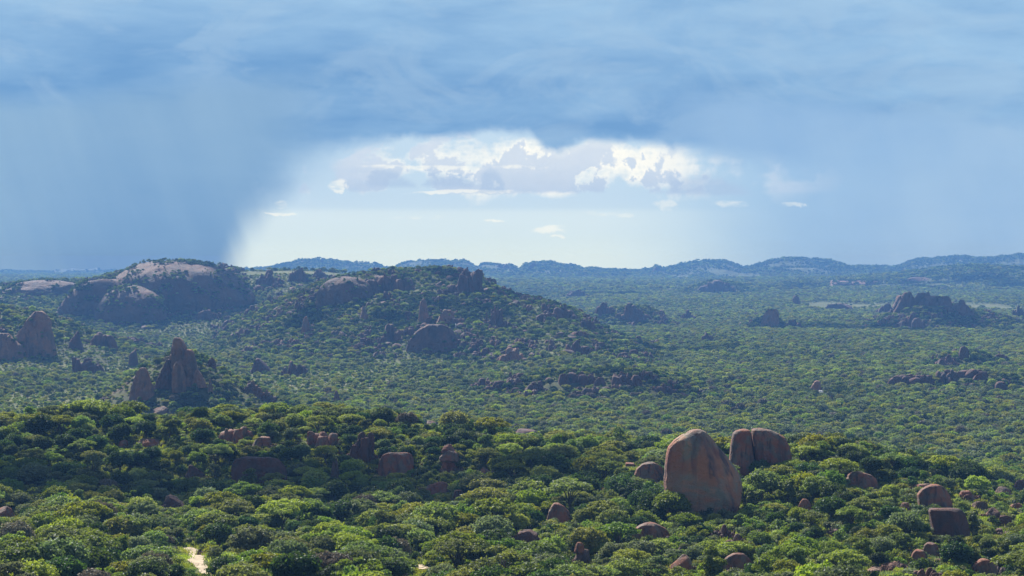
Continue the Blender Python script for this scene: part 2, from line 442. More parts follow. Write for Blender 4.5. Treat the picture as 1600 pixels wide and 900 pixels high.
def granite(name, warm, grey, dark, streak, feat):
    """feat = size of the largest patches in metres"""
    m, o = new_mat(name); nt = m.node_tree; g = geo_pos(); oi = objinfo()
    s = nt.nodes.new('ShaderNodeSeparateXYZ'); nt.links.new(g.outputs['Position'], s.inputs[0])
    x, y, z = (X(k) for k in s.outputs)
    off = X(oi.outputs['Random']) * 300.0
    p = combine(x + off, y, z); pv = combine(x + off, y, z * 0.14)
    n1 = noise(p, 1.0 / feat, 5, 0.6, 0.5); n2 = noise(p, 4.5 / feat, 5, 0.65)
    st = noise(pv, 2.6 / feat, 4, 0.6); fine = noise(p, 22.0 / feat, 4, 0.65)
    st2 = noise(pv, 7.0 / feat, 3, 0.6)
    c = mix(sstep(n1, 0.40, 0.60), warm, grey)
    c = mix(sstep(n2, 0.52, 0.70) * 0.55, c, tuple(q * 1.5 for q in warm))
    c = mix(sstep(st, 0.54, 0.70) * streak * 0.8, c, dark)
    c = mix(sstep(st2, 0.58, 0.74) * streak * 0.45, c, dark)
    c = mix(sstep(noise(pv, 1.3 / feat, 3, 0.55), 0.50, 0.62) * streak * 0.55, c, tuple(q * 1.5 for q in dark))
    c = mix(sstep(noise(p, 0.8 / feat, 3, 0.5), 0.52, 0.66) * 0.5, c, (warm[0] * 0.8, warm[1] * 0.55, warm[2] * 0.5))
    c = mix(sstep(fine, 0.55, 0.75) * 0.35, c, tuple(q * 0.45 for q in grey))
    c = mix(sstep(noise(p, 11.0 / feat, 3, 0.7), 0.62, 0.72) * 0.3, c, (0.24, 0.25, 0.20))
    b = nt.nodes.new('ShaderNodeBsdfPrincipled'); b.inputs['Roughness'].default_value = 0.85
    b.inputs['Specular IOR Level'].default_value = 0.3
    nt.links.new(c, b.inputs['Base Color'])
    bp = nt.nodes.new('ShaderNodeBump'); bp.inputs['Strength'].default_value = 1.0; bp.inputs['Distance'].default_value = feat * 0.09
    nt.links.new((fine * 0.5 + n2 + st * 0.6).v, bp.inputs['Height']); nt.links.new(bp.outputs[0], b.inputs['Normal'])
    nt.links.new(b.outputs[0], o.inputs[0]); return m


M['granite_giant'] = granite('granite_giant', (0.46, 0.205, 0.115), (0.29, 0.265, 0.20), (0.065, 0.052, 0.06), 1.0, 9.0)
M['granite'] = granite('granite_red_brown', (0.30, 0.12, 0.07), (0.19, 0.15, 0.125), (0.05, 0.038, 0.038), 1.0, 3.2)
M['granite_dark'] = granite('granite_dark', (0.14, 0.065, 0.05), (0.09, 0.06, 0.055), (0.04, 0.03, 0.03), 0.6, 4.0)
M['granite_far'] = granite('granite_far', (0.19, 0.10, 0.07), (0.12, 0.088, 0.078), (0.05, 0.038, 0.042), 1.0, 16.0)
M['granite_orange'] = granite('granite_orange', (0.32, 0.165, 0.095), (0.20, 0.135, 0.10), (0.075, 0.055, 0.05), 0.75, 12.0)
M['dome_rock'] = granite('granite_dome', (0.175, 0.10, 0.066), (0.12, 0.085, 0.07), (0.05, 0.038, 0.04), 1.0, 30.0)
M['pale_rock'] = simple_mat('pale_rock', (0.75, 0.72, 0.68), (0.85, 0.82, 0.78), 1.0, 0.2)


def ground_mat():
    m, o = new_mat('savanna_ground'); nt = m.node_tree; g = geo_pos()
    p = g.outputs['Position']
    n1 = noise(p, 0.012, 5, 0.6); n2 = noise(p, 0.09, 5, 0.65); n3 = noise(p, 1.1, 4, 0.65); n4 = noise(p, 5.0, 3, 0.6)
    c = mix(sstep(n2, 0.36, 0.62), (0.045, 0.058, 0.024), (0.085, 0.095, 0.036))
    c = mix(sstep(n1, 0.50, 0.68) * 0.5, c, (0.13, 0.13, 0.055))
    c = mix(sstep(n3, 0.52, 0.72) * 0.6, c, (0.14, 0.10, 0.065))
    c = mix(sstep(n4, 0.5, 0.75) * 0.4, c, (0.05, 0.06, 0.025))
    # bare rock where the ground is steep, pale grass where it is flat
    s = nt.nodes.new('ShaderNodeSeparateXYZ'); nt.links.new(g.outputs['Normal'], s.inputs[0])
    c = mix(sstep(X(s.outputs[2]), 0.982, 0.998) * (0.35 + 0.65 * sstep(n2, 0.35, 0.6)), c, mix(sstep(n1, 0.4, 0.65), (0.11, 0.13, 0.05), (0.18, 0.18, 0.085)))
    rock = sstep(X(s.outputs[2]) + (n2 - 0.5) * 0.35, 0.86, 0.72)
    c = mix(rock, c, mix(sstep(n3, 0.4, 0.65), (0.17, 0.10, 0.075), (0.11, 0.08, 0.07)))
    b = nt.nodes.new('ShaderNodeBsdfPrincipled'); b.inputs['Roughness'].default_value = 0.95; b.inputs['Specular IOR Level'].default_value = 0.1
    nt.links.new(c, b.inputs['Base Color'])
    bp = nt.nodes.new('ShaderNodeBump'); bp.inputs['Strength'].default_value = 0.8; bp.inputs['Distance'].default_value = 0.4
    nt.links.new((n3 + n4 * 0.5).v, bp.inputs['Height']); nt.links.new(bp.outputs[0], b.inputs['Normal'])
    nt.links.new(b.outputs[0], o.inputs[0]); return m


M['ground'] = ground_mat()

# ------------------------------------------------------------------ ground sheet (one mesh to the horizon)
half = (900 / F) * 1.12
ss = np.concatenate([-np.geomspace(1.6, half, 26)[:-1], np.linspace(-half, half, 860), np.geomspace(half, 1.6, 26)[1:]])
Yr = np.concatenate([np.linspace(-140, 240, 24)[:-1], 240 + (1500 - 240) * np.linspace(0, 1, 270)[:-1],
                     np.geomspace(1500, 12600, 430)])
SG, YG = np.meshgrid(ss, Yr)
XG = SG * (YG + 150)
ZG = height(XG, YG)
ZG = np.where(YG > 16000, ZG, ZG)
nr, ncol = XG.shape
idx = np.arange(nr * ncol).reshape(nr, ncol)
fc = np.stack([idx[:-1, :-1], idx[:-1, 1:], idx[1:, 1:], idx[1:, :-1]], -1).reshape(-1, 4)
ground = mesh_obj('ground', np.stack([XG, YG, ZG], -1).reshape(-1, 3), fc, [M['ground']], smooth=True)
tag(ground, kind='structure')
print('ground', nr * ncol, time.time() - T0)


# ------------------------------------------------------------------ rocks
def ico(sub):
    import bmesh
    bm = bmesh.new(); bmesh.ops.create_icosphere(bm, subdivisions=sub, radius=1.0)
    v = np.array([p.co[:] for p in bm.verts]); f = np.array([[q.index for q in p.verts] for p in bm.faces]); bm.free()
    return v, f


ICO = {s: ico(s) for s in (2, 3, 4, 5, 6)}


def rock_shape(kind, seed, sub):
    if kind not in ('rugged', 'crag', 'wall'): return rock_unit(kind, seed, sub)
    r = np.random.default_rng(seed + 5); vs, fs, n0 = [], [], 0
    n = {'rugged': 11, 'crag': 11, 'wall': 9}[kind]
    for i in range(n):
        kd = ['block', 'spire', 'block', 'round', 'slab', 'block'][r.integers(0, 6)] if kind != 'wall' else ['block', 'block', 'slab'][r.integers(0, 3)]
        q, f = rock_unit(kd, seed * 13 + i, 3 if sub < 5 else 4)
        u = (i + 0.5) / n * 2 - 1; w = r.uniform(0.16, 0.42)
        hh = (1 - 0.65 * abs(u) ** 1.6) * r.uniform(0.5, 1.0) if kind != 'wall' else r.uniform(0.72, 1.0) * (1 - 0.3 * abs(u) ** 3)
        t = r.uniform(-0.22, 0.22); q = q * np.array([w, w * 1.1, hh])
        q[:, 0] += q[:, 2] * t; q = q + np.array([u * (1 - w), r.uniform(-0.5, 0.5) + (0.35 * hh - 0.2), 0])
        vs.append(q); fs.append(f + n0); n0 += len(q)
    q = np.concatenate(vs); q[:, 2] /= q[:, 2].max(); return q, np.concatenate(fs)


def rock_unit(kind, seed, sub):
    """unit rock: x,y in -1..1, z from -0.35 (buried) to 1"""
    v, f = ICO[sub]; r = np.random.default_rng(seed)
    p = {'dome': 2.1, 'round': 2.2, 'block': 4.2, 'slab': 3.4, 'spire': 2.8, 'crag': 3, 'point': 2.0, 'wall': 5.0, 'rugged': 3.0}[kind]
    rad = (np.abs(v) ** p).sum(1) ** (-1.0 / p)
    q = v * rad[:, None]
    nc = {'dome': 1, 'round': 3, 'block': 9, 'slab': 7, 'spire': 6, 'point': 7, 'wall': 6, 'rugged': 9}[kind]
    for k in range(nc):                              # facets: clip against random planes, softly
        n = r.normal(size=3); n[2] = abs(n[2]) * (0.5 if kind in ('block', 'wall') else 0.9); n /= np.linalg.norm(n)
        d = r.uniform(0.66, 0.92); t = q @ n - d
        q = q - np.outer(np.where(t > 0, t * 0.93, 0), n)
    o = r.uniform(0, 99, 3)
    amp = {'dome': 0.10, 'round': 0.12, 'block': 0.10, 'slab': 0.12, 'spire': 0.16, 'point': 0.09, 'wall': 0.12, 'rugged': 0.24}[kind]
    nz = fbm3(q[:, 0] * 1.6 + o[0], q[:, 1] * 1.6 + o[1], q[:, 2] * (0.6 if kind in ('spire', 'wall') else 1.6) + o[2], 4, seed % 97)
    cr = np.abs(fbm3(q[:, 0] * 2.4 + o[1], q[:, 1] * 2.4 + o[2], q[:, 2] * (0.5 if kind in ('spire', 'wall', 'rugged') else 1.6) + o[0], 3, seed % 89 + 5))
    crack = np.clip(1 - cr / 0.035, 0, 1)
    q = q * (1 + amp * 2.2 * nz - crack * (0.10 if kind in ('spire', 'rugged', 'wall') else 0.035))[:, None]
    if kind == 'spire':
        tz = np.clip(q[:, 2], -1, 1); q[:, :2] *= (0.8 - 0.24 * tz)[:, None]
        q[:, 0] += 0.12 * tz * r.uniform(-1, 1)
    if kind == 'point':
        tz = np.clip(q[:, 2], 0, 1); q[:, :2] *= (1 - 0.35 * tz)[:, None]; q[:, 0] += 0.15 * tz * r.uniform(-1, 1)
    q[:, 2] = np.where(q[:, 2] < 0, q[:, 2] * 0.45, q[:, 2])
    q[:, 0] /= max(abs(q[:, 0])); q[:, 1] /= max(abs(q[:, 1])); q[:, 2] /= q[:, 2].max()
    return q, f


LAND = []       # landmarks for tree labels: (phrase, px, py)
OCC = []        # rock boxes in the photo: px0, px1, py0, py1, Y, shield fraction
FOOT = []       # footprints x, y, rx, ry


def place_rock(name, px, pyb, w, h, kind, mat, label, cat='boulder', land=None, depth=0.9, sub=None, parent=None, seed=None, ymin=260, keep=0.42, group=None, rot=None):
    hp = hit(px, pyb, ymin)
    if hp is None: print('no ground for', label, px, pyb); return None
    x, y, z = hp
    k = y / F
    W2, Hh = w * k / 2, h * k
    D2 = W2 * depth
    if sub is None: sub = 5 if w * h > 1800 else (4 if w > 22 else 3)
    q, f = rock_shape(kind, seed if seed is not None else int(px * 7 + pyb), sub)
    a = (random.uniform(-0.35, 0.35) if rot is None else rot)
    # keep the outline width: rotate first, then scale
    xy = q[:, :2] @ np.array([[math.cos(a), math.sin(a)], [-math.sin(a), math.cos(a)]])
    q = np.column_stack([xy, q[:, 2]]); q[:, 0] /= abs(q[:, 0]).max()
    q = q * np.array([W2, D2, Hh])
    yc = y + D2 * 0.55
    zg = min(z, float(height(np.array([x * yc / y]), np.array([yc]))[0]) + 0.0)
    o = mesh_obj(name, q, f, [M[mat]], parent, smooth=True)
    o.location = (x * yc / y, yc, z)
    q2 = q[:, 2].min()
    if parent is None: tag(o, label, cat, group)
    else: o.location = Vector(o.location) - Vector(parent.location)
    OCC.append((px - w / 2, px + w / 2, pyb - h, pyb, y, keep))
    FOOT.append((x * yc / y, yc, W2 * 0.98, D2 * 0.98))
    if land: LAND.append((land, px, pyb - h / 2))
    return o


def outline_rock(name, px, pyb, rows, mat, depth, label=None, parent=None, seed=1, hitp=None, amp=0.05, pw=2.6, facets=(), soft=0.9, furrow=0.0, keep=0.16, nz_=90, na=128, land=None, cat='boulder'):
    """rock whose left and right edges follow the photographed outline; rows = (row, left, right) from base to top"""
    x, y, z = hitp or hit(px, pyb)
    k = y / F; rows = np.array(rows, float)
    hz = (pyb - rows[:, 0]) * k; L = (rows[:, 1] - px) * k; R = (rows[:, 2] - px) * k
    zz = np.linspace(hz[0], hz[-1], nz_); a = np.linspace(0, 2 * np.pi, na, endpoint=False)
    Wm = (rows[:, 2] - rows[:, 1]).max() * k / 2
    vs = []
    for zc in zz:
        l, r = np.interp(zc, hz, L), np.interp(zc, hz, R); c, w = (l + r) / 2, (r - l) / 2
        ca, sa = np.cos(a), np.sin(a)
        e = 2.0 / pw
        vx = c + w * np.sign(ca) * np.abs(ca) ** e
        dd = depth * Wm * (0.35 + 0.65 * min(1, (w / Wm)) ** 0.6) * (w / Wm) ** 0.35
        vy = dd * np.sign(sa) * np.abs(sa) ** e
        vs.append(np.column_stack([vx, vy, np.full(na, zc)]))
    V_ = np.concatenate(vs + [np.array([[np.interp(hz[-1], hz, (L + R) / 2), 0, hz[-1] + 0.3]])])
    cx, cz = V_[:, 0].mean(), V_[:, 2].mean()
    d = np.column_stack([V_[:, 0] - cx, V_[:, 1], V_[:, 2] - cz]); d /= np.linalg.norm(d, axis=1)[:, None] + 1e-6
    n = fbm3(V_[:, 0] / (Wm * 0.7) + seed, V_[:, 1] / (Wm * 0.7), V_[:, 2] / (Wm * 1.1), 5, seed)
    n2 = np.abs(fbm3(V_[:, 0] / (Wm * 0.55) + seed * 3, V_[:, 1] / (Wm * 0.55), V_[:, 2] / (Wm * 1.3), 3, seed + 9))
    n4 = fbm3(V_[:, 0] / (Wm * 0.22) + seed, V_[:, 1] / (Wm * 0.22), V_[:, 2] / (Wm * 0.3), 3, seed + 77)
    tilt = V_[:, 2] / Wm + 0.35 * V_[:, 0] / Wm + 0.5 * fbm3(V_[:, 0] / Wm, V_[:, 1] / Wm, V_[:, 2] / Wm, 2, seed + 5)
    bed = np.clip(1 - np.abs((tilt * 1.3 + seed * 0.37) % 1 - 0.5) / 0.05, 0, 1)
    dis = Wm * (amp * 2 * n + amp * 0.55 * n4 - 0.06 * np.clip(1 - n2 / 0.035, 0, 1) - (0.05 * bed if na < 100 else 0.015 * bed))
    if furrow:
        n3_ = np.abs(fbm3(V_[:, 0] / (Wm * 0.42) + seed * 7, V_[:, 1] / (Wm * 0.6), V_[:, 2] / (Wm * 2.6), 3, seed + 19))
        dis = dis - Wm * furrow * np.clip(1 - n3_ / 0.07, 0, 1) + Wm * furrow * 0.8 * (fbm3(V_[:, 0] / (Wm * .3), V_[:, 1] / (Wm * .3), V_[:, 2] / (Wm * .5), 3, seed + 29))
    V_ = V_ + d * dis[:, None] * np.array([0.45 if furrow else 0.35, 1.0, 0.35])
    for (nv, dd) in facets:
        nv = np.array(nv, float); nv /= np.linalg.norm(nv)
        t = (V_ - np.array([cx, 0, cz])) @ nv - dd * Wm
        V_ = V_ - np.outer(np.where(t > 0, t * soft, 0), nv)
    fcs = []
    for i in range(nz_ - 1):
        j = np.arange(na); j2 = (j + 1) % na
        fcs.append(np.column_stack([i * na + j, i * na + j2, (i + 1) * na + j2, (i + 1) * na + j]))
    top = len(V_) - 1; j = np.arange(na); j2 = (j + 1) % na
    fcs.append(np.column_stack([(nz_ - 1) * na + j, (nz_ - 1) * na + j2, np.full(na, top), np.full(na, top)]))
    me = bpy.data.meshes.new(name)
    fl = [tuple(dict.fromkeys(map(int, q))) for q in np.concatenate(fcs)]
    me.from_pydata(V_.tolist(), [], fl); me.update()
    me.polygons.foreach_set('use_smooth', np.full(len(me.polygons), True)); me.materials.append(M[mat])
    o = bpy.data.objects.new(name, me); COL.objects.link(o)
    yc = y + depth * Wm * 0.8
    o.location = (x, yc, z)
    if parent: o.parent = parent; o.location = Vector(o.location) - Vector(parent.location)
    OCC.append((rows[:, 1].min(), rows[:, 2].max(), rows[:, 0].min(), pyb, y, keep))
    FOOT.append((x * yc / y, yc, Wm, depth * Wm))
    if label: tag(o, label, cat)
    if land: LAND.append((land, px, (rows[0, 0] + rows[-1, 0]) / 2))
    return o


# the giant standing boulder
g1 = outline_rock('giant_boulder', 1104, 812,
                  [(830, 1075, 1140), (815, 1066, 1152), (803, 1055, 1157), (792, 1047, 1160), (781, 1043, 1163), (766, 1041, 1167), (754, 1041, 1167), (745, 1042, 1164), (735, 1042, 1158), (717, 1044, 1142),
                   (703, 1047, 1128), (692, 1056, 1120), (684, 1067, 1114), (678, 1078, 1106), (675, 1085, 1099)],
                  'granite_giant', 0.75, 'giant egg-shaped orange and grey granite boulder standing upright among trees', seed=3, pw=2.7,
                  facets=[((0.78, -0.55, 0.42), 0.60), ((-0.35, -0.93, 0.05), 0.58)], soft=0.8, amp=0.08)
LAND.append(('the giant standing boulder', 1104, 745))
# twin cracked boulder behind it: two halves
hp = hit(1190, 748, 500)
cb = bpy.data.objects.new('cracked_boulder', None); COL.objects.link(cb); cb.location = hp
tag(cb, 'big domed red-brown boulder split by one vertical crack, right of the giant boulder', 'boulder')
outline_rock('boulder_half', 1160, 750, [(760, 1142, 1186), (740, 1140, 1183), (715, 1142, 1179), (700, 1143, 1177), (688, 1145, 1176), (681, 1147, 1175), (677, 1151, 1174), (675, 1158, 1171)], 'granite', 0.9, parent=cb, seed=12, hitp=((1160 - 800) / F * hp[1], hp[1], hp[2]), amp=0.07, keep=0.62, pw=3.2)
outline_rock('boulder_half', 1210, 750, [(760, 1187, 1240), (740, 1185, 1241), (715, 1181, 1239), (700, 1180, 1235), (688, 1178, 1229), (681, 1177, 1219), (676, 1177, 1207), (674, 1180, 1196)], 'granite', 0.8, parent=cb, seed=15, hitp=((1210 - 800) / F * hp[1], hp[1], hp[2]), amp=0.07, keep=0.62, pw=3.2)
outline_rock('dark_crack_filler', 1184, 750, [(760, 1160, 1215), (740, 1160, 1215), (715, 1160, 1212), (700, 1162, 1206), (690, 1166, 1200), (683, 1170, 1194)], 'granite_dark', 0.5, parent=cb, seed=18, hitp=((1184 - 800) / F * (hp[1] + 5), hp[1] + 5, hp[2]), amp=0.07, keep=0.62, pw=3.2)  # dark filler added behind the gap; its colour gives the crack its shade
LAND.append(('the cracked boulder', 1190, 705))

ROCKS = [  # name, px, base row, w, h, kind, material, label, landmark phrase
    ('boulder', 1065, 894, 38, 26, 'round', 'granite', 'grey-brown rounded boulder left of the dark red one at the bottom', 'the grey-brown bottom boulder'),
    ('boulder', 1257, 802, 24, 22, 'round', 'granite', 'small egg-shaped boulder in trees right of the giant boulder', 'the small egg-shaped boulder'),
    ('boulder', 1442, 766, 34, 9, 'slab', 'granite', 'thin pale slab of rock above the wedge-shaped boulder', None),
    ('boulder', 1512, 783, 34, 16, 'block', 'granite', 'red block just right of the wedge-shaped boulder', None),
    ('boulder', 1530, 800, 26, 16, 'block', 'granite_far', 'grey block in the rubble right of the wedge-shaped boulder', None),
    ('boulder', 1564, 776, 34, 15, 'round', 'granite', 'low domed red boulder near the right edge of the ridge', 'the low ridge-end boulder'),
    ('boulder', 1549, 812, 30, 18, 'round', 'granite_far', 'grey rounded rock below the rubble at the right', None),
    ('boulder', 1526, 786, 22, 12, 'wall', 'granite', 'broken red blocks between the wedge boulder and the ridge-end boulder', None),
    ('boulder', 1572, 826, 34, 20, 'block', 'granite_dark', 'dark angular boulder in trees near the right edge', 'the dark right-edge boulder'),
    ('boulder', 1590, 800, 24, 14, 'slab', 'granite', 'sloping red slab at the right edge of the slope', None),
    ('boulder', 1415, 800, 18, 14, 'block', 'granite', 'small pinkish block left of the wedge-shaped boulder', None),
    ('boulder', 1447, 908, 46, 18, 'wall', 'granite_far', 'grey-brown broken ledge under the touching boulder pair', None),
    ('boulder', 1594, 772, 20, 22, 'block', 'granite_dark', 'dark boulder cut off by the right edge of the view', None),
    ('boulder', 1130, 842, 22, 22, 'point', 'granite_dark', 'small dark pointed boulder below the foot of the giant boulder', None),
    ('boulder', 1153, 850, 17, 15, 'round', 'granite', 'small brown boulder right of the small dark pointed one', None),
    ('boulder', 1480, 828, 24, 18, 'round', 'granite_dark', 'small round rock tucked at the left foot of the dark cube', None),
    ('boulder', 1393, 892, 34, 13, 'slab', 'granite_orange', 'pale sunlit slab at the bottom beside the touching pair', None),
    ('boulder', 1366, 898, 36, 10, 'slab', 'granite_orange', 'pale low slab at the bottom edge left of the touching pair', None),
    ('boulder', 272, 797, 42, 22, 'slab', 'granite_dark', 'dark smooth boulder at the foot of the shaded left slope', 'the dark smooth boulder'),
    ('boulder', 8, 812, 30, 20, 'round', 'granite', 'brown boulder cut off by the left edge of the view', 'the boulder at the left edge'),
    ('boulder', 192, 700, 18, 12, 'round', 'granite', 'small round pinkish rock high on the left ridge', None),
    ('boulder', 232, 698, 46, 12, 'slab', 'granite', 'low pinkish ledge of rock high on the left ridge', 'the low pinkish ledge'),
    ('cliff', 370, 692, 60, 24, 'wall', 'granite', 'dark red cliff band under the crest trees of the left ridge', 'the dark red cliff band'),
    ('cliff', 410, 700, 40, 16, 'block', 'granite', 'lit red-brown blocks right of the dark red cliff band', None),
    ('cliff', 500, 700, 66, 24, 'wall', 'granite', 'reddish cliff ledge under the middle of the ridge crest', 'the reddish cliff ledge'),
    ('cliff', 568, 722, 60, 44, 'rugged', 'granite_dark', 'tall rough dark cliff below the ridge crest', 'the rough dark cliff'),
    ('cliff', 524, 762, 20, 46, 'rugged', 'granite_far', 'narrow pale rock chute running down the slope', 'the pale rock chute'),
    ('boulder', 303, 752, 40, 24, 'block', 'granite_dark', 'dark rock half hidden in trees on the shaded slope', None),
    ('boulder', 672, 670, 26, 12, 'slab', 'granite', 'small reddish rock among the crest trees', None),
    ('boulder', 822, 680, 36, 9, 'slab', 'granite_dark', 'dark low rock at the right end of the long ridge', 'the low rock at the ridge end'),
    ('boulder', 680, 774, 46, 20, 'slab', 'granite', 'flat brown rock half buried below the stacked rocks', 'the flat half-buried rock'),
    ('boulder', 717, 784, 26, 18, 'block', 'granite_dark', 'small dark block right of the flat half-buried rock', None),
    ('boulder', 758, 742, 22, 12, 'point', 'granite', 'tiny pointed brown rock right of the stacked rocks', None),
    ('boulder', 985, 732, 24, 9, 'slab', 'granite', 'small pinkish slab left of the domed boulder', None),
    ('boulder', 820, 850, 44, 20, 'slab', 'granite_dark', 'dark rock in the gap between two round trees', None),
    ('boulder', 940, 768, 16, 8, 'slab', 'granite', 'tiny brown rock on the slope left of the domed boulder', None),
    ('boulder', 1310, 838, 18, 10, 'slab', 'granite_far', 'small grey slab in the trees below the broad low boulder', None),
    ('boulder', 1560, 838, 20, 12, 'block', 'granite_far', 'grey block right of the dark cube-like boulder', None),
]
outline_rock('boulder', 1017, 757, [(762, 992, 1043), (745, 992, 1042), (735, 996, 1038), (728, 1003, 1030), (725, 1010, 1023)], 'granite', 0.9, 'brown domed boulder just left of the giant standing boulder', seed=20, facets=[((-0.25, -0.93, 0.12), 0.52), ((0.65, -0.7, 0.35), 0.58), ((0.15, -0.2, 1.0), 0.9)], soft=0.85, amp=0.14, pw=2.2, keep=0.35, nz_=56, na=90, land='the domed brown boulder', cat='boulder')
outline_rock('boulder', 617, 750, [(756, 590, 645), (735, 590, 646), (722, 592, 645), (714, 597, 642), (711, 604, 636)], 'granite', 0.8, 'squarish red-brown boulder with a flat top below the ridge rocks', seed=20, facets=[((-0.25, -0.93, 0.12), 0.52), ((0.65, -0.7, 0.35), 0.58), ((0.15, -0.2, 1.0), 0.9)], soft=0.85, amp=0.14, pw=3.6, keep=0.35, nz_=56, na=90, land='the squarish red-brown boulder', cat='boulder')
outline_rock('boulder', 874, 822, [(828, 853, 896), (812, 855, 895), (802, 857, 890), (794, 861, 882), (789, 865, 874)], 'granite', 0.9, 'pointed red boulder with a sunlit left shoulder between round trees', seed=27, facets=[((-0.25, -0.93, 0.12), 0.52), ((0.65, -0.7, 0.35), 0.58), ((0.15, -0.2, 1.0), 0.9)], soft=0.85, amp=0.14, pw=2.6, keep=0.35, nz_=56, na=90, land='the pointed red boulder', cat='boulder')
outline_rock('boulder', 1019, 846, [(850, 989, 1050), (838, 989, 1048), (830, 993, 1043), (824, 1001, 1033), (821, 1008, 1026)], 'granite', 0.9, 'low flat orange boulder with a bright sunlit top', seed=22, facets=[((-0.25, -0.93, 0.12), 0.52), ((0.65, -0.7, 0.35), 0.58), ((0.15, -0.2, 1.0), 0.9)], soft=0.85, amp=0.14, pw=2.6, keep=0.35, nz_=56, na=90, land='the low flat orange boulder', cat='boulder')
outline_rock('boulder', 1157, 897, [(902, 1132, 1181), (885, 1131, 1180), (875, 1135, 1173), (868, 1146, 1164)], 'granite', 0.9, 'rounded dark red boulder at the bottom edge below the giant boulder', seed=10, facets=[((-0.25, -0.93, 0.12), 0.52), ((0.65, -0.7, 0.35), 0.58), ((0.15, -0.2, 1.0), 0.9)], soft=0.85, amp=0.14, pw=2.2, keep=0.35, nz_=56, na=90, land='the rounded dark red boulder', cat='boulder')
outline_rock('boulder', 1350, 764, [(768, 1326, 1377), (752, 1326, 1374), (745, 1329, 1366), (740, 1335, 1352)], 'granite', 0.9, 'broad low brown boulder lying under the right hand ridge trees', seed=3, facets=[((-0.25, -0.93, 0.12), 0.52), ((0.65, -0.7, 0.35), 0.58), ((0.15, -0.2, 1.0), 0.9)], soft=0.85, amp=0.14, pw=3.0, keep=0.35, nz_=56, na=90, land='the broad low brown boulder', cat='boulder')
outline_rock('boulder', 1463, 802, [(808, 1443, 1490), (790, 1439, 1493), (776, 1438, 1490), (768, 1444, 1484), (763, 1452, 1478), (760, 1460, 1470)], 'granite', 0.9, 'large wedge-shaped brown boulder with pale sloping top on the right', seed=16, facets=[((-0.25, -0.93, 0.12), 0.52), ((0.65, -0.7, 0.35), 0.58), ((0.15, -0.2, 1.0), 0.9)], soft=0.85, amp=0.14, pw=3.0, keep=0.35, nz_=56, na=90, land='the wedge-shaped boulder', cat='boulder')
outline_rock('boulder', 1487, 846, [(852, 1462, 1520), (830, 1461, 1521), (812, 1458, 1517), (803, 1456, 1512), (799, 1458, 1506)], 'granite_dark', 0.8, 'dark cube-like boulder with a flat top below the wedge-shaped one', seed=40, facets=[((-0.25, -0.93, 0.12), 0.52), ((0.65, -0.7, 0.35), 0.58), ((0.15, -0.2, 1.0), 0.9)], soft=0.85, amp=0.14, pw=4.2, keep=0.35, nz_=56, na=90, land='the dark cube-like boulder', cat='boulder')
outline_rock('boulder', 1438, 884, [(890, 1426, 1452), (875, 1425, 1452), (866, 1428, 1449), (859, 1434, 1444)], 'granite', 0.9, 'left boulder of the touching pair below the dark cube', seed=41, facets=[((-0.25, -0.93, 0.12), 0.52), ((0.65, -0.7, 0.35), 0.58), ((0.15, -0.2, 1.0), 0.9)], soft=0.85, amp=0.14, pw=2.2, keep=0.35, nz_=56, na=90, land='the touching boulder pair', cat='boulder')
outline_rock('boulder', 1457, 872, [(880, 1443, 1470), (865, 1443, 1471), (855, 1446, 1468), (849, 1452, 1462)], 'granite', 0.9, 'right and higher boulder of the touching pair below the dark cube', seed=10, facets=[((-0.25, -0.93, 0.12), 0.52), ((0.65, -0.7, 0.35), 0.58), ((0.15, -0.2, 1.0), 0.9)], soft=0.85, amp=0.14, pw=2.2, keep=0.35, nz_=56, na=90, land=None, cat='boulder')
outline_rock('boulder', 1543, 902, [(908, 1522, 1565), (892, 1522, 1563), (882, 1528, 1556), (877, 1535, 1548)], 'granite', 0.9, 'round red boulder at the bottom near the right corner', seed=46, facets=[((-0.25, -0.93, 0.12), 0.52), ((0.65, -0.7, 0.35), 0.58), ((0.15, -0.2, 1.0), 0.9)], soft=0.85, amp=0.14, pw=2.2, keep=0.35, nz_=56, na=90, land='the round red corner boulder', cat='boulder')
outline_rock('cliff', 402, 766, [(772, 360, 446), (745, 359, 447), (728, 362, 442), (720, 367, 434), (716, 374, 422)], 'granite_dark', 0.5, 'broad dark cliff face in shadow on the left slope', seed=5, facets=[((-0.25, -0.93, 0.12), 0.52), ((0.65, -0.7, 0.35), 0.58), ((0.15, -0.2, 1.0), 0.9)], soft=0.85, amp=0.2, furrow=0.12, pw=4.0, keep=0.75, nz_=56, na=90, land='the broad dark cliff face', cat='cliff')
for r in ROCKS:
    place_rock(r[0], r[1], r[2], r[3], r[4], r[5], r[6], r[7], cat='cliff' if r[0] == 'cliff' else 'boulder', land=r[8], ymin=300)


def pile(name, label, cat, items, land=None, keep=0.25, ymin=300, pname='block'):
    """a thing made of several touching rock pieces"""
    h0 = hit(items[0][0], items[0][1], ymin)
    e = bpy.data.objects.new(name, None); COL.objects.link(e); e.location = h0
    tag(e, label, cat)
    y0 = h0[1]
    for (px, pyb, w, h, kind, mat, dy) in items:
        y = y0 + dy; k = y / F
        q, f = rock_shape(kind, int(px * 3 + pyb), 5 if w * h > 1400 else 4)
        q = q * np.array([w * k / 2, w * k * 0.42, h * k])
        o = mesh_obj(pname, q, f, [M[mat]], e, smooth=True)
        o.location = ((px - 800) * k - h0[0], y - h0[1], HC - y * (pyb - HOR) / F - h0[2])
        OCC.append((px - w / 2, px + w / 2, pyb - h, pyb, y - w * k * .4, keep))
        FOOT.append(((px - 800) * k, y, w * k / 2, w * k * 0.42))
    if land: LAND.append((land, items[0][0], items[0][1] - items[0][3]))
    return e


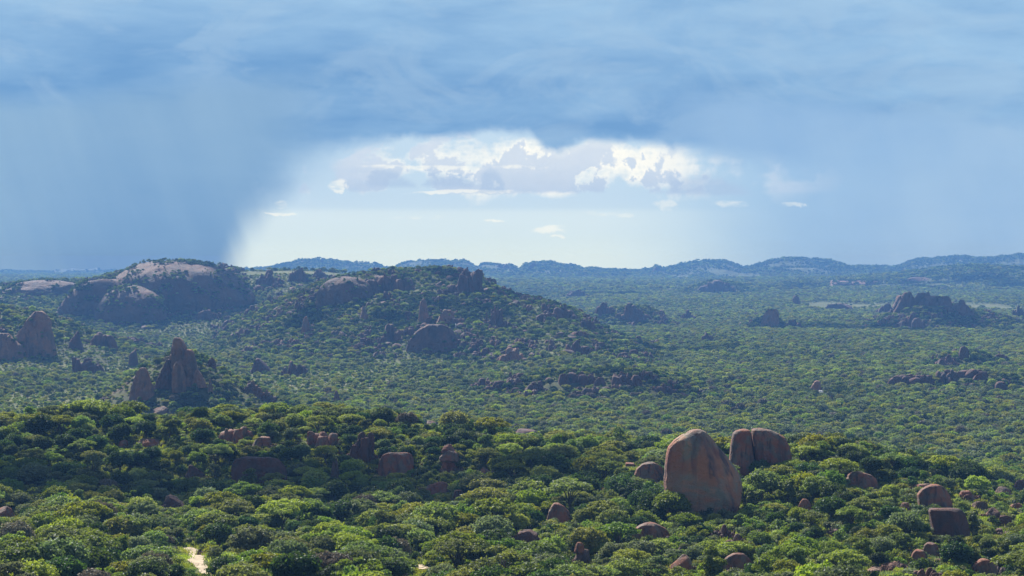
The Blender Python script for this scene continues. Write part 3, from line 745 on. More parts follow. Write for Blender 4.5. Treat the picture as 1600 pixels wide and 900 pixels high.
pile('rock_stack', 'stack of three orange-brown blocks on the slope right of the squarish boulder', 'rock stack',
     [(703, 738, 26, 24, 'block', 'granite', 0), (702, 716, 32, 14, 'slab', 'granite', 0.5), (700, 704, 24, 10, 'slab', 'granite', 1)], 'the stack of orange-brown blocks')
pile('rock_stack', 'grey rock with a small block balanced on top near the bottom middle', 'rock stack',
     [(908, 886, 36, 28, 'block', 'granite_far', 0), (905, 860, 17, 13, 'round', 'granite', 0.5)], 'the rock with a balanced block')
# the spiky kopje
ph = hit(280, 606, 1200)
sp_e = bpy.data.objects.new('rock_spire', None); COL.objects.link(sp_e); sp_e.location = ph
tag(sp_e, 'tall orange rock spire of leaning pillars on top of the pointed kopje', 'rock spire')
def pillar(px, rows, seed, dy, mat='granite_orange', amp=0.10, furrow=0.22, depth=0.8):
    Y_ = ph[1] + dy
    outline_rock('rock_pillar', px, rows[0][0], rows, mat, depth, parent=sp_e, keep=0.34, seed=seed, hitp=((px - 800) / F * Y_, Y_, HC - Y_ * (rows[0][0] - HOR) / F), amp=amp, pw=3.2, furrow=furrow)
pillar(277, [(610, 258, 300), (595, 258, 298), (575, 260, 294), (560, 262, 292), (545, 265, 290), (538, 267, 287), (532, 268, 283), (528, 270, 279)], 31, 4)
pillar(296, [(612, 280, 312), (595, 281, 311), (580, 283, 308), (565, 285, 305), (552, 287, 302), (547, 289, 298)], 37, 2)
pillar(278, [(614, 268, 290), (600, 267, 289), (585, 268, 287), (572, 270, 284), (566, 273, 281)], 41, -7)
pillar(254, [(608, 240, 268), (595, 243, 268), (582, 249, 267), (572, 254, 266), (562, 258, 265)], 43, 1, 'granite_dark')
pillar(310, [(606, 298, 322), (594, 300, 318), (584, 302, 313), (578, 304, 309)], 47, 0)
MID = [
    ('rock_outcrop', 394, 618, 34, 24, 'rugged', 'granite_far', 'rough crag on the right flank of the pointed kopje'),
    ('rock_outcrop', 418, 628, 32, 18, 'rugged', 'granite_far', 'pale broken rocks at the right foot of the pointed kopje'),
    ('rock_outcrop', 329, 616, 12, 22, 'spire', 'granite_orange', 'thin upright rock in trees right of the main spire'),
    ('rock_outcrop', 331, 576, 18, 18, 'rugged', 'granite_dark', 'dark knob behind the right side of the spire'),
    ('rock_outcrop', 250, 648, 30, 12, 'slab', 'granite_orange', 'low brown rock at the near foot of the pointed kopje'),
    ('rock_outcrop', 208, 574, 18, 30, 'spire', 'granite_far', 'lone grey tower rock left of the pointed kopje'),
    ('rock_dome', 278, 478, 250, 71, 'dome', 'dome_rock', 'great bald granite dome on the left skyline'),
    ('rock_dome', 205, 503, 116, 57, 'dome', 'dome_rock', 'smooth rounded dome bulging below the great bald dome'),
    ('rock_dome', 170, 488, 170, 52, 'dome', 'dome_rock', 'long sloping granite flank left of the rounded dome'),
    ('rock_dome', 335, 470, 120, 34, 'dome', 'dome_rock', 'bare rock ledges under the right side of the great dome'),
    ('rock_dome', 75, 462, 150, 24, 'dome', 'dome_rock', 'pale flat bare granite on the far left hill'),
    ('rock_outcrop', 120, 548, 30, 30, 'spire', 'granite_far', 'grey crag standing right of the tall orange face'),
    ('rock_outcrop', 160, 545, 50, 26, 'rugged', 'granite_far', 'broken grey cliff on the low left spur'),
    ('rock_outcrop', 135, 585, 70, 26, 'rugged', 'granite_dark', 'dark wooded crag at the foot of the left spur'),
    ('rock_dome', 540, 474, 96, 42, 'dome', 'dome_rock', 'bald dome with a bright upper edge on the middle hill'),
    ('rock_outcrop', 605, 460, 100, 34, 'rugged', 'granite_far', 'rugged brown crest rocks right of the bald dome'),
    ('rock_outcrop', 728, 458, 66, 38, 'rugged', 'granite_dark', 'dark craggy summit block on the middle hill'),
    ('rock_outcrop', 663, 505, 26, 38, 'spire', 'granite_orange', 'orange pillar rising above the streaked rock face'),
    ('rock_outcrop', 697, 510, 40, 26, 'block', 'granite_orange', 'orange blocks right of the pillar above the streaked face'),
    ('rock_outcrop', 610, 535, 44, 28, 'rugged', 'granite_far', 'brown ledges left of the streaked rock face'),
    ('rock_outcrop', 477, 522, 16, 28, 'point', 'granite_orange', 'upright pale slab alone on the left slope of the middle hill'),
    ('rock_outcrop', 568, 500, 18, 22, 'spire', 'granite_orange', 'small pale pillar below the bald dome'),
    ('rock_outcrop', 772, 512, 34, 34, 'rugged', 'granite_far', 'grey crag right of the blocks on the middle hill'),
    ('rock_outcrop', 800, 565, 50, 22, 'rugged', 'granite_orange', 'orange broken cliff near the foot of the middle hill'),
    ('rock_outcrop', 880, 500, 50, 24, 'rugged', 'granite_far', 'stepped crag on the right shoulder of the middle hill'),
    ('rock_outcrop', 918, 515, 30, 20, 'rugged', 'granite_far', 'small crag below the stepped shoulder crag'),
    ('rock_outcrop', 900, 555, 60, 24, 'rugged', 'granite_dark', 'dark cliff low on the right end of the middle hill'),
    ('rock_outcrop', 416, 446, 36, 24, 'rugged', 'granite_far', 'first brown crag right of the great dome skyline'),
    ('rock_outcrop', 466, 442, 40, 24, 'rugged', 'granite_far', 'second brown crag on the skyline between domes'),
    ('rock_outcrop', 500, 436, 26, 16, 'rugged', 'granite_far', 'small skyline crag left of the bald dome'),
    ('rock_outcrop', 320, 500, 40, 16, 'slab', 'granite_far', 'low bare rocks in the saddle below the great dome'),
    ('rock_outcrop', 405, 584, 36, 24, 'round', 'granite_dark', 'rounded dark rock left in the pair of wooded knolls'),
    ('rock_outcrop', 460, 588, 50, 24, 'rugged', 'granite_dark', 'dark crag right in the pair of wooded knolls'),
    ('rock_outcrop', 526, 628, 16, 18, 'spire', 'granite_far', 'small lone crag on the plain below the middle hill'),
    ('rock_outcrop', 905, 606, 84, 24, 'wall', 'granite_dark', 'long dark cliff on the low hill in the plain'),
    ('rock_outcrop', 976, 604, 56, 22, 'wall', 'granite_dark', 'dark cliff right of centre on the low hill in the plain'),
    ('rock_outcrop', 838, 612, 40, 16, 'rugged', 'granite_dark', 'left end crag of the low hill in the plain'),
    ('rock_outcrop', 1040, 616, 44, 16, 'rugged', 'granite_dark', 'right end crag of the low hill in the plain'),
    ('rock_outcrop', 1274, 611, 20, 16, 'block', 'granite_orange', 'small brown block standing alone on the plain'),
    ('rock_outcrop', 1420, 600, 70, 14, 'wall', 'granite_dark', 'long low dark rock on the right side of the plain'),
    ('rock_outcrop', 1510, 594, 72, 16, 'wall', 'granite_dark', 'dark ridge rock right of the long low one'),
    ('rock_outcrop', 1566, 612, 24, 16, 'block', 'granite_dark', 'small dark block below the dark ridge rock'),
    ('rock_outcrop', 1505, 562, 20, 20, 'block', 'granite_far', 'narrow tower on the small right hand knoll'),
    ('rock_outcrop', 1480, 572, 44, 18, 'rugged', 'granite_dark', 'dark crag left of the narrow tower'),
    ('rock_outcrop', 1203, 510, 32, 28, 'block', 'granite_orange', 'boxy orange crag in the middle of the plain'),
    ('rock_outcrop', 1240, 512, 26, 14, 'rugged', 'granite_dark', 'low dark crag right of the boxy orange one'),
    ('rock_outcrop', 1440, 480, 96, 24, 'wall', 'granite_far', 'broad orange rock crown of the far right kopje'),
    ('rock_outcrop', 1426, 514, 54, 26, 'rugged', 'granite_far', 'crag at the foot of the far right kopje'),
    ('rock_outcrop', 1385, 492, 36, 20, 'rugged', 'granite_dark', 'dark left shoulder of the far right kopje'),
    ('rock_outcrop', 1500, 492, 50, 24, 'rugged', 'granite_far', 'grey right shoulder of the far right kopje'),
    ('rock_outcrop', 990, 502, 60, 28, 'rugged', 'granite_far', 'wooded crag right of the middle hill on the plain'),
    ('rock_outcrop', 945, 492, 36, 20, 'rugged', 'granite_dark', 'dark crag between the middle hill and the wooded crag'),
    ('rock_outcrop', 1075, 500, 26, 16, 'rugged', 'granite_dark', 'small dark crag right of the wooded crag'),
    ('rock_outcrop', 1105, 535, 22, 18, 'rugged', 'granite_dark', 'tiny dark crag near the middle of the plain'),
    ('rock_outcrop', 1120, 456, 64, 18, 'rugged', 'granite_far', 'distant grey crag below the far blue ridge'),
    ('rock_dome', 1340, 446, 90, 8, 'slab', 'granite_orange', 'thin pale strip of bare rock below the far ridge'),
    ('rock_dome', 1430, 441, 50, 8, 'slab', 'granite_orange', 'second pale strip of bare rock right of the first'),
    ('rock_outcrop', 1310, 484, 46, 10, 'slab', 'granite_far', 'low pale rocks left of the far right kopje'),
    ('rock_outcrop', 1245, 476, 14, 14, 'block', 'granite_far', 'tiny far crag above the boxy orange one'),
    ('rock_outcrop', 900, 466, 40, 14, 'rugged', 'granite_far', 'far brown rocks right of the dark summit block'),
    ('rock_outcrop', 1592, 498, 30, 22, 'rugged', 'granite_dark', 'dark crag at the right edge beyond the plain'),
    ('rock_outcrop', 833, 420, 16, 10, 'rugged', 'granite_far', 'knob on the crest of the far blue ridge'),
    ('rock_outcrop', 786, 420, 34, 8, 'rugged', 'granite_far', 'jagged rocks on the far ridge left of the knob'),
    ('rock_outcrop', 1026, 425, 14, 9, 'point', 'granite_far', 'small pointed knob on the far ridge'),
    ('rock_outcrop', 503, 411, 5, 8, 'block', 'granite_far', 'tiny block on the far left skyline ridge'),
]
kw = dict(soft=0.8, pw=3.2, nz_=60, na=100, cat='rock outcrop')
for nm_, px_, pb_, rows_, mt_, dp_, lb_, sd_, fu_ in [
    ('rock_outcrop', 44, 556, [(566, 6, 84), (545, 8, 80), (525, 20, 77), (508, 32, 75), (497, 38, 71), (490, 46, 64), (487, 50, 60)], 'granite_orange', 0.7, 'tall orange rock face at the left edge of the valley', 5, 0.14),
    ('rock_outcrop', 8, 562, [(570, -30, 42), (552, -28, 36), (540, -24, 27), (529, -18, 16), (522, -12, 6)], 'granite_orange', 0.7, 'orange rock block cut by the left edge beside the tall face', 6, 0.14),
    ('rock_outcrop', 672, 552, [(556, 634, 716), (542, 635, 715), (530, 640, 714), (519, 648, 708), (512, 658, 700), (508, 668, 690)], 'granite_far', 0.7, 'smooth streaked rock face low on the middle hill', 8, 0.08),
    ('rock_outcrop', 218, 628, [(640, 196, 244), (622, 199, 241), (605, 203, 236), (592, 207, 231), (582, 211, 228), (577, 216, 224)], 'granite_orange', 0.8, 'orange crag on the left shoulder of the pointed kopje', 9, 0.2),
]:
    hp_ = hit(px_, pb_, 1150)
    outline_rock(nm_, px_, pb_, rows_, mt_, dp_, lb_, seed=sd_, hitp=hp_, amp=0.17, furrow=fu_, keep=0.5, facets=[((-0.3, -0.9, 0.2), 0.5), ((0.6, -0.7, 0.3), 0.55)], **kw)
for r in MID:
    place_rock(r[0], r[1], r[2], r[3], r[4], r[5], r[6], r[7], cat='granite dome' if r[0] == 'rock_dome' else 'rock outcrop', ymin=1150, keep=0.22, depth=0.8 if r[0] != 'rock_dome' else 1.1)
place_rock('pale_rock', 1283, 613, 7, 3.2, 'slab', 'pale_rock', 'tiny bright white rock beside the small brown block on the plain', 'rock', ymin=1150, sub=3, keep=0)
place_rock('pale_rock', 713, 512, 5, 6, 'slab', 'pale_rock', 'small white patch of rock by the orange blocks on the middle hill', 'rock', ymin=1150, sub=3, keep=0)
print('rocks', time.time() - T0)


# ------------------------------------------------------------------ dirt track and bare patches
def ground_patch(name, rows, label, mat, lift=0.12):
    """sheet laid on the ground between left and right edges given per photo row"""
    vs = []; nseg = 8
    rows = np.array(rows, float); rr_ = np.linspace(rows[0, 0], rows[-1, 0], 26)
    for i, r_ in enumerate(rr_):
        l, r = np.interp(r_, rows[:, 0], rows[:, 1]), np.interp(r_, rows[:, 0], rows[:, 2])
        jl, jr = random.uniform(-1.2, 1.2), random.uniform(-1.2, 1.2)
        c = hit((l + r) / 2, r_, 300)
        for j in range(nseg + 1):
            px = l + jl + (r + jr - l - jl) * j / nseg
            x = (px - 800) / F * c[1]
            vs.append((x, c[1], float(height(np.array([x]), np.array([c[1]]))[0]) + lift))
    fs = [(i * (nseg + 1) + j, i * (nseg + 1) + j + 1, (i + 1) * (nseg + 1) + j + 1, (i + 1) * (nseg + 1) + j) for i in range(len(rr_) - 1) for j in range(nseg)]
    o = mesh_obj(name, vs, fs, [M[mat]], smooth=True)
    tag(o, kind='structure'); o['label'] = label
    m_ = nseg + 1
    for i in range(0, len(rr_) - 1, 2):
        l, r = np.interp(rr_[i], rows[:, 0], rows[:, 1]), np.interp(rr_[i], rows[:, 0], rows[:, 2]); v = vs[i * m_ + nseg // 2]
        OCC.append((l + 1, r - 1, rr_[i], rr_[min(i + 2, len(rr_) - 1)], v[1], 0.0))
        FOOT.append((v[0], v[1], (r - l) * v[1] / F / 2, 2.0))
    return o



N_ROCK_FOOT = len(FOOT)
ground_patch('dirt_track', [(856, 286, 300), (862, 289, 312), (868, 291, 322), (874, 292, 322), (880, 300, 318), (886, 305, 325), (892, 311, 328), (900, 316, 334)], 'bare pale sandy track showing between the trees', 'sand')
ground_patch('bare_patch', [(883, 648, 660), (887, 649, 667), (890, 655, 670)], 'small patch of bare sand between trees at the bottom', 'sand')


# ------------------------------------------------------------------ tree patterns
def tube(pts, rads, sides=5):
    vs = []; fs = []
    for i, (p, r) in enumerate(zip(pts, rads)):
        p = Vector(p); d = (Vector(pts[min(i + 1, len(pts) - 1)]) - Vector(pts[max(i - 1, 0)])).normalized()
        a = d.orthogonal().normalized(); b = d.cross(a)
        for k in range(sides):
            t = 2 * math.pi * k / sides; vs.append(tuple(p + (a * math.cos(t) + b * math.sin(t)) * r))
        if i:
            o = (i - 1) * sides
            fs += [(o + k, o + (k + 1) % sides, o + sides + (k + 1) % sides, o + sides + k) for k in range(sides)]
    return vs, fs


def leaves(lobes, n, size, r, inner=0.25, flat=0.0):
    lob = np.array(lobes, float)
    ar = (lob[:, 3] * lob[:, 4] + lob[:, 3] * lob[:, 5] + lob[:, 4] * lob[:, 5]); ar /= ar.sum()
    k = r.choice(len(lob), n, p=ar)
    d = r.normal(size=(n, 3)); d /= np.linalg.norm(d, axis=1)[:, None]
    low = d[:, 2] < -0.35; d[low, 2] *= -1 * (r.random(low.sum()) < 0.8) * 1.0 + 0.0 + (r.random(low.sum()) >= 2)
    d /= np.linalg.norm(d, axis=1)[:, None] + 1e-9
    rad = np.where(r.random(n) < inner, r.uniform(0.35, 0.85, n), r.uniform(0.82, 1.10, n))
    # clumpy sprays on the surface of every lobe
    bump = 1 + 0.22 * (np.sin(d[:, 0] * 7 + k * 3) * np.sin(d[:, 1] * 6 + k) + np.sin(d[:, 2] * 8 + k * 5) * 0.6)
    c = lob[k, :3] + d * lob[k, 3:6] * (rad * bump)[:, None]
    nrm = d * 0.75 + r.normal(size=(n, 3)) * 0.55 + np.array([0, 0, 0.25 + flat]); nrm /= np.linalg.norm(nrm, axis=1)[:, None]
    t = np.cross(nrm, r.normal(size=(n, 3))); t /= np.linalg.norm(t, axis=1)[:, None]; b = np.cross(nrm, t)
    s = size * r.uniform(0.6, 1.35, n)[:, None]
    q = np.stack([c - t * s, c - b * s * 0.62, c + t * s, c + b * s * 0.62 + nrm * s * 0.2], 1)
    return q.reshape(-1, 3), np.arange(n * 4).reshape(n, 4)


def make_lobes(kind, r):
    """returns lobes, trunk height, crown half width, height"""
    L = []
    if kind == 'umbrella':
        H = r.uniform(6.4, 7.4); n = r.integers(11, 15); R = r.uniform(4.2, 5.2)
        for i in range(n):
            a = i * 2.4 + r.uniform(-0.4, 0.4); d = R * 0.80 * math.sqrt((i + 0.4) / n); w = r.uniform(1.15, 1.7)
            z = H - 0.75 - 1.7 * (d / R) ** 2 + r.uniform(-0.3, 0.2)
            L.append((math.cos(a) * d, math.sin(a) * d, z, w, w, r.uniform(0.62, 0.9)))
    elif kind == 'round':
        H = r.uniform(5.8, 7.0); R = r.uniform(3.2, 4.0); n = r.integers(18, 25)
        for i in range(n):
            a = i * 2.4 + r.uniform(-0.4, 0.4); u = (i + 0.5) / n; zz = 1 - 1.25 * u; q = math.sqrt(max(0, 1 - zz * zz * 0.9))
            w = r.uniform(0.85, 1.35)
            L.append((math.cos(a) * q * R * 0.72, math.sin(a) * q * R * 0.72, H * 0.56 + zz * H * 0.30, w, w, w * 0.8))
        L.append((0, 0, H * 0.55, R * 0.6, R * 0.6, H * 0.26))
    elif kind == 'tall':
        H = r.uniform(6.6, 7.8); n = r.integers(12, 16); R = r.uniform(2.3, 2.9)
        for i in range(n):
            a = r.uniform(0, 6.28); z = r.uniform(0.42, 0.93); d = R * r.uniform(0.2, 0.9) * (1.15 - abs(z - 0.62) * 1.6)
            w = r.uniform(0.7, 1.2); L.append((math.cos(a) * d, math.sin(a) * d, z * H, w, w, w * 0.65))
    elif kind == 'open':
        H = r.uniform(5.6, 7.4); n = r.integers(9, 13); R = r.uniform(3.4, 4.6)
        for i in range(n):
            a = i * 2.4 + r.uniform(-0.6, 0.6); d = R * r.uniform(0.25, 0.95); z = H * r.uniform(0.5, 0.93) * (1.05 - 0.2 * d / R)
            w = r.uniform(0.6, 1.15); L.append((math.cos(a) * d, math.sin(a) * d, z, w * r.uniform(1, 1.4), w, w * 0.5))
    else:  # shrub, several stems from the ground
        H = r.uniform(2.4, 3.4); n = r.integers(9, 13); R = r.uniform(1.7, 2.3)
        for i in range(n):
            a = i * 2.4; d = R * r.uniform(0.1, 0.8); w = r.uniform(0.6, 1.0)
            L.append((math.cos(a) * d, math.sin(a) * d, H * r.uniform(0.35, 0.8) * (1.1 - d / R * 0.4), w, w, w * 0.8))
    return L, H, R


def trunk_mesh(kind, L, H, r, lod):
    V_, F_ = [], []

    def add(v, f):
        o = len(V_); V_.extend(v); F_.extend([tuple(i + o for i in q) for q in f])
    fork = H * (0.30 if kind != 'shrub' else 0.08)
    lean = r.uniform(-0.3, 0.3, 2)
    r0 = 0.26 if kind != 'shrub' else 0.09
    fp = (lean[0], lean[1], fork)
    add(*tube([(0, 0, -0.6), (lean[0] * 0.3, lean[1] * 0.3, fork * 0.5), fp], [r0 * 1.25, r0, r0 * 0.85], 6 if lod == 0 else 4))
    pick = L if lod == 0 else L[::3]
    for (x, y, z, a, b, c) in pick:
        mid = (fp[0] + (x - fp[0]) * 0.45 + r.uniform(-.15, .15), fp[1] + (y - fp[1]) * 0.45 + r.uniform(-.15, .15), fp[2] + (z - fp[2]) * 0.62)
        add(*tube([fp, mid, (x, y, z)], [r0 * 0.5, r0 * 0.3, r0 * 0.12], 4 if lod == 0 else 3))
    return V_, F_


SPEC = [  # kind, material, description, weight
    ('umbrella', 'leaf_bright', 'flat-topped yellow-green tree'),
    ('umbrella', 'leaf_mid', 'wide low-domed green tree'),
    ('round', 'leaf_bright', 'rounded bright green tree'),
    ('round', 'leaf_mid', 'rounded mid-green bushy tree'),
    ('round', 'leaf_deep', 'rounded dark green tree'),
    ('tall', 'leaf_mid', 'tall loose-crowned green tree'),
    ('round', 'leaf_grey', 'pale grey-green bushy tree'),
    ('tall', 'leaf_grey', 'tall thin grey-green tree'),
    ('round', 'leaf_dry', 'grey-brown half-bare bushy tree'),
    ('open', 'leaf_mid', 'open-crowned green tree with gaps'),
    ('open', 'leaf_grey', 'sparse open grey-green tree'),
]
NEARQ = {'umbrella': (4200, 0.25), 'round': (3800, 0.25), 'tall': (2400, 0.25), 'open': (2000, 0.24), 'shrub': (800, 0.24)}
NEAR = []      # (species, trunk mesh, crown mesh, H, R)
LIBC = bpy.data.collections.new('foliage_patterns')     # not linked to the scene: read by the stuff objects only
LIBN = []


def lib_add(tag_, vt, ft, vl, fl, mat):
    name = 'pattern_%03d' % len(LIBN); LIBN.append(name)
    v = np.concatenate([np.array(vt).reshape(-1, 3), vl]); f = np.concatenate([np.array(ft).reshape(-1, 4), fl + len(vt)])
    mi = np.concatenate([np.zeros(len(ft)), np.ones(len(fl))])
    o = mesh_obj(name, v, f, [M['bark'], M[mat]], link=False, matidx=mi); LIBC.objects.link(o); return len(LIBN) - 1


IDX_NEAR, IDX_MID, IDX_FAR, IDX_SHRUB, IDX_TUFT = {}, {}, {}, [], []
r_ = np.random.default_rng(5)
for si, (kind, mat, desc) in enumerate(SPEC):
    for var in range(2):
        L, H, R = make_lobes(kind, r_)
        n, sz = NEARQ[kind]
        vt, ft = trunk_mesh(kind, L, H, r_, 0); vl, fl = leaves(L, n, sz, r_, flat=0.2 if kind == 'umbrella' else 0)
        trunk = mesh_obj('trunk', vt, ft, [M['bark']], link=False, smooth=True).data
        crown = mesh_obj('crown', vl, fl, [M[mat]], link=False).data
        top = vl[:, 2].max(); rw = np.percentile(np.hypot(vl[:, 0], vl[:, 1]), 97)
        NEAR.append((si, trunk, crown, top, rw, vl[:, 2].min()))
        IDX_NEAR.setdefault(si, []).append(lib_add('near', vt, ft, vl, fl, mat))
        vt, ft = trunk_mesh(kind, L, H, r_, 1); vl, fl = leaves(L, 620, sz * 2.0, r_, 0.15)
        IDX_MID.setdefault(si, []).append(lib_add('mid', vt, ft, vl, fl, mat))
        vl, fl = leaves(L, 170, sz * 3.6, r_, 0.1)
        IDX_FAR.setdefault(si, []).append(lib_add('far', vt[:24], ft[:16], vl, fl, mat))
for mat in ('leaf_bright', 'leaf_mid', 'leaf_deep', 'leaf_grey'):
    L, H, R = make_lobes('shrub', r_); vt, ft = trunk_mesh('shrub', L, H, r_, 0); vl, fl = leaves(L, 800, 0.22, r_)
    IDX_SHRUB.append(lib_add('shrub', vt, ft, vl, fl, mat))
# small tufts of grass and herbs
for mat in ('leaf_bright', 'leaf_grey'):
    n = 90; c = r_.normal(size=(n, 3)) * np.array([0.7, 0.7, 0]); a = r_.uniform(0, 6.28, n); hh = r_.uniform(0.3, 0.75, n)
    t = np.column_stack([np.cos(a), np.sin(a), 0 * a]) * 0.11; tip = np.column_stack([r_.normal(size=n) * 0.2, r_.normal(size=n) * 0.2, hh])
    q = np.stack([c - t, c + t, c + t * 0.25 + tip, c - t * 0.25 + tip], 1).reshape(-1, 3)
    IDX_TUFT.append(lib_add('tuft', [], [], q, np.arange(n * 4).reshape(n, 4), mat))


# ------------------------------------------------------------------ planting
def grid_pts(y0, y1, cell, pxa=-330, pxb=1930):
    xs0, xs1 = (pxa - 800) / F * y1, (pxb - 800) / F * y1
    gx = np.arange(xs0, xs1, cell); gy = np.arange(y0, y1, cell)
    A, B = np.meshgrid(gx, gy); A = A + (np.arange(B.shape[0]) % 2)[:, None] * cell * 0.5
    A = A + RNG.uniform(-0.42, 0.42, A.shape) * cell; B = B + RNG.uniform(-0.42, 0.42, B.shape) * cell
    A, B = A.ravel(), B.ravel(); px = 800 + F * A / B
    k = (px > pxa) & (px < pxb) & (B > y0) & (B < y1)
    return A[k], B[k]


FT = np.array(FOOT); OC = np.array(OCC)


def plant_mask(x, y, hgt, rad, near):
    """trees do not stand on the rocks nor where the photo shows a rock in full view"""
    z = height(x, y); k = np.ones(len(x), bool)
    for (fx, fy, rx, ry) in FT:
        if fy - ry > y.max() or fy + ry < y.min(): continue
        k &= ((x - fx) / (rx + rad * 0.30)) ** 2 + ((y - fy) / (ry + rad * 0.30)) ** 2 > 1
    px = 800 + F * x / y; top = HOR + F * (HC - z - hgt) / y; hw = rad * F / y; bot = HOR + F * (HC - z) / y
    for (a, b, t, bb, yy, keep) in OC:
        if yy < y.min(): continue
        lim = bb - (bb - t) * keep
        k &= ~((y < yy) & (px + hw * 0.75 > a) & (px - hw * 0.75 < b) & (top < lim) & (bot > t))
    return k, z


def species_for(x, y, n):
    g = fbm2(x / 60, y / 60, 3, 91); u = RNG.random(n); px = 800 + F * x / y
    w = np.array([[.17, .16, .12, .20, .16, .08, .08, .03, .03, .17, .08]]).repeat(n, 0)
    w[:, 0] += np.clip(g * 1.2, 0, .5); w[:, 2] += np.clip(g, 0, .4); w[:, 4] += np.clip(-g * 1.6, 0, .6); w[:, 6] += np.clip(fbm2(x / 40, y / 40, 2, 55) * .8, 0, .3)
    z_ = height(x, y); e_ = 8.0
    sl_ = np.hypot(height(x + e_, y) - z_, height(x, y + e_) - z_) / e_
    hill = np.clip((sl_ - 0.07) / 0.10, 0, 1); far_ = np.clip((y - 900) / 150, 0, 1)
    hill = np.maximum(hill, np.clip((z_ - np.interp(y, *PB) - 11) / 14, 0, 1) * far_)
    hill = np.maximum(hill, np.clip(1.6 - np.hypot((x + 238) / 85, (y - 1370) / 120), 0, 1)); hill = np.maximum(hill, np.clip(1.5 - np.hypot((x - 70) / 115, (y - 1535) / 95), 0, 1))
    w[:, 8] += far_ * .10
    w[:, 4] += hill * 2.2; w[:, 5] += hill * 0.2
    pt = np.clip(fbm2(x / 260, y / 420, 3, 131) * 5, -1, 1) * far_ * (1 - hill)
    w[:, 0] += np.clip(pt, 0, 1) * .35; w[:, 2] += np.clip(pt, 0, 1) * .35; w[:, 4] += np.clip(-pt, 0, 1) * .5
    w[:, 6] += far_ * (1 - hill) * 1.1; w[:, 3] += far_ * (1 - hill) * 0.5; w[:, 2] += far_ * (1 - hill) * .2
    w[:, 4] *= 1 - 0.6 * far_ * (1 - hill)
    w /= w.sum(1)[:, None]; return (u[:, None] > np.cumsum(w, 1)).sum(1).clip(0, 10)


PTS = []    # rows for the stuff woodland: x y z scale kind
# near woodland
x, y = grid_pts(285, 900, 6.7)
sp_ = species_for(x, y, len(x)); var = RNG.integers(0, 2, len(x)); ni = sp_ * 2 + var
Hs = np.array([n[3] for n in NEAR]); Rs = np.array([n[4] for n in NEAR]); Bs = np.array([n[5] for n in NEAR])
scl = RNG.uniform(0.55, 1.0, len(x)) * np.where(RNG.random(len(x)) < 0.12, 1.35, 1.08) * (1 + 0.25 * np.clip(fbm2(x / 50, y / 50, 2, 8) * 3, -1, 1)) * 1.08
scl = np.where(RNG.random(len(x)) < 0.32, scl * 0.55, scl)
k, z = plant_mask(x, y, Hs[ni] * scl, Rs[ni] * scl, True)
dens = fbm2(x / 30, y / 30, 3, 44); k &= dens > -0.30
spx = 800 + F * x / y; k &= ~((y < 440) & (spx > 180) & (spx < 470) & (RNG.random(len(x)) < 0.5))
x, y, z, sp_, ni, scl = (q[k] for q in (x, y, z, sp_, ni, scl))
print('near trees', len(x), time.time() - T0)
# which near trees show most in the photo: paint crowns front to back on a small raster
RW, RH = 800, 450
ys = 260 * (15000 / 260) ** np.linspace(0, 1, 700)
pxs = np.arange(0, 1600, 8) + 4.0
prof = np.stack([HOR + F * (HC - height((pxs - 800) / F * Y_, np.full(len(pxs), Y_))) / Y_ for Y_ in ys])  # screen row of ground
gmin = np.minimum.accumulate(prof, 0)
ID = -np.ones((RH, RW), int); order = np.argsort(y)
items = [(y[i], 't', i) for i in order] + [(o[4], 'r', j) for j, o in enumerate(OCC)]
items.sort(key=lambda q: q[0])
YY, XX = np.mgrid[0:RH, 0:RW]
full = np.zeros(len(x))
for (yy, t, i) in items:
    if t == 'r':
        a, b, c, d = OCC[i][0] / 2, OCC[i][1] / 2, OCC[i][2] / 2, OCC[i][3] / 2; cx, cy, rx, ry = (a + b) / 2, (c + d) / 2, (b - a) / 2, (d - c) / 2
    else:
        kx = F / yy; cx = (800 + x[i] * kx) / 2; s = scl[i]
        tp = (HOR + (HC - z[i] - Hs[ni[i]] * s) * kx) / 2; bt = (HOR + (HC - z[i] - Bs[ni[i]] * s) * kx) / 2
        cy, rx, ry = (tp + bt) / 2, Rs[ni[i]] * s * kx / 2, (bt - tp) / 2
    x0, x1, y0, y1 = int(max(cx - rx, 0)), int(min(cx + rx + 1, RW)), int(max(cy - ry, 0)), int(min(cy + ry + 1, RH))
    if x0 >= x1 or y0 >= y1: continue
    sub = ID[y0:y1, x0:x1]; el_ = ((XX[y0:y1, x0:x1] - cx) / rx) ** 2 + ((YY[y0:y1, x0:x1] - cy) / ry) ** 2 < 0.9
    if t == 't':   # terrain in front hides it
        gi = np.searchsorted(ys, yy) - 1; gl = gmin[max(gi, 0)][np.clip(((np.arange(x0, x1) * 2) // 8), 0, len(pxs) - 1)] / 2
        el_ &= (YY[y0:y1, x0:x1] <= gl[None, :] + 1)
    m_ = el_ & (sub == -1); sub[m_] = i if t == 't' else -2
vis = np.bincount(ID[ID >= 0], minlength=len(x))
best = np.argsort(-vis)[:300]; best = best[vis[best] > 12]
isb = np.zeros(len(x), bool); isb[best] = True
sx = 800 + F * x / y; sy = HOR + F * (HC - z - Hs[ni] * scl * 0.65) / y
LAND.append(('the pale sandy track', 306, 876))
LAND.append(('the small bare sand patch', 660, 886))
for t_, a, b in (('the bottom left corner', 0, 900), ('the bottom right corner', 1600, 900)): LAND.append((t_, a, b))
size_w = np.array(['small', 'medium', 'large'])


def direction(dx_, dy_):
    if abs(dx_) > 2.2 * abs(dy_): return 'right of' if dx_ > 0 else 'left of'
    if abs(dy_) > 2.2 * abs(dx_): return 'below' if dy_ > 0 else 'above'
    return ('below' if dy_ > 0 else 'above') + (' and right of' if dx_ > 0 else ' and left of')


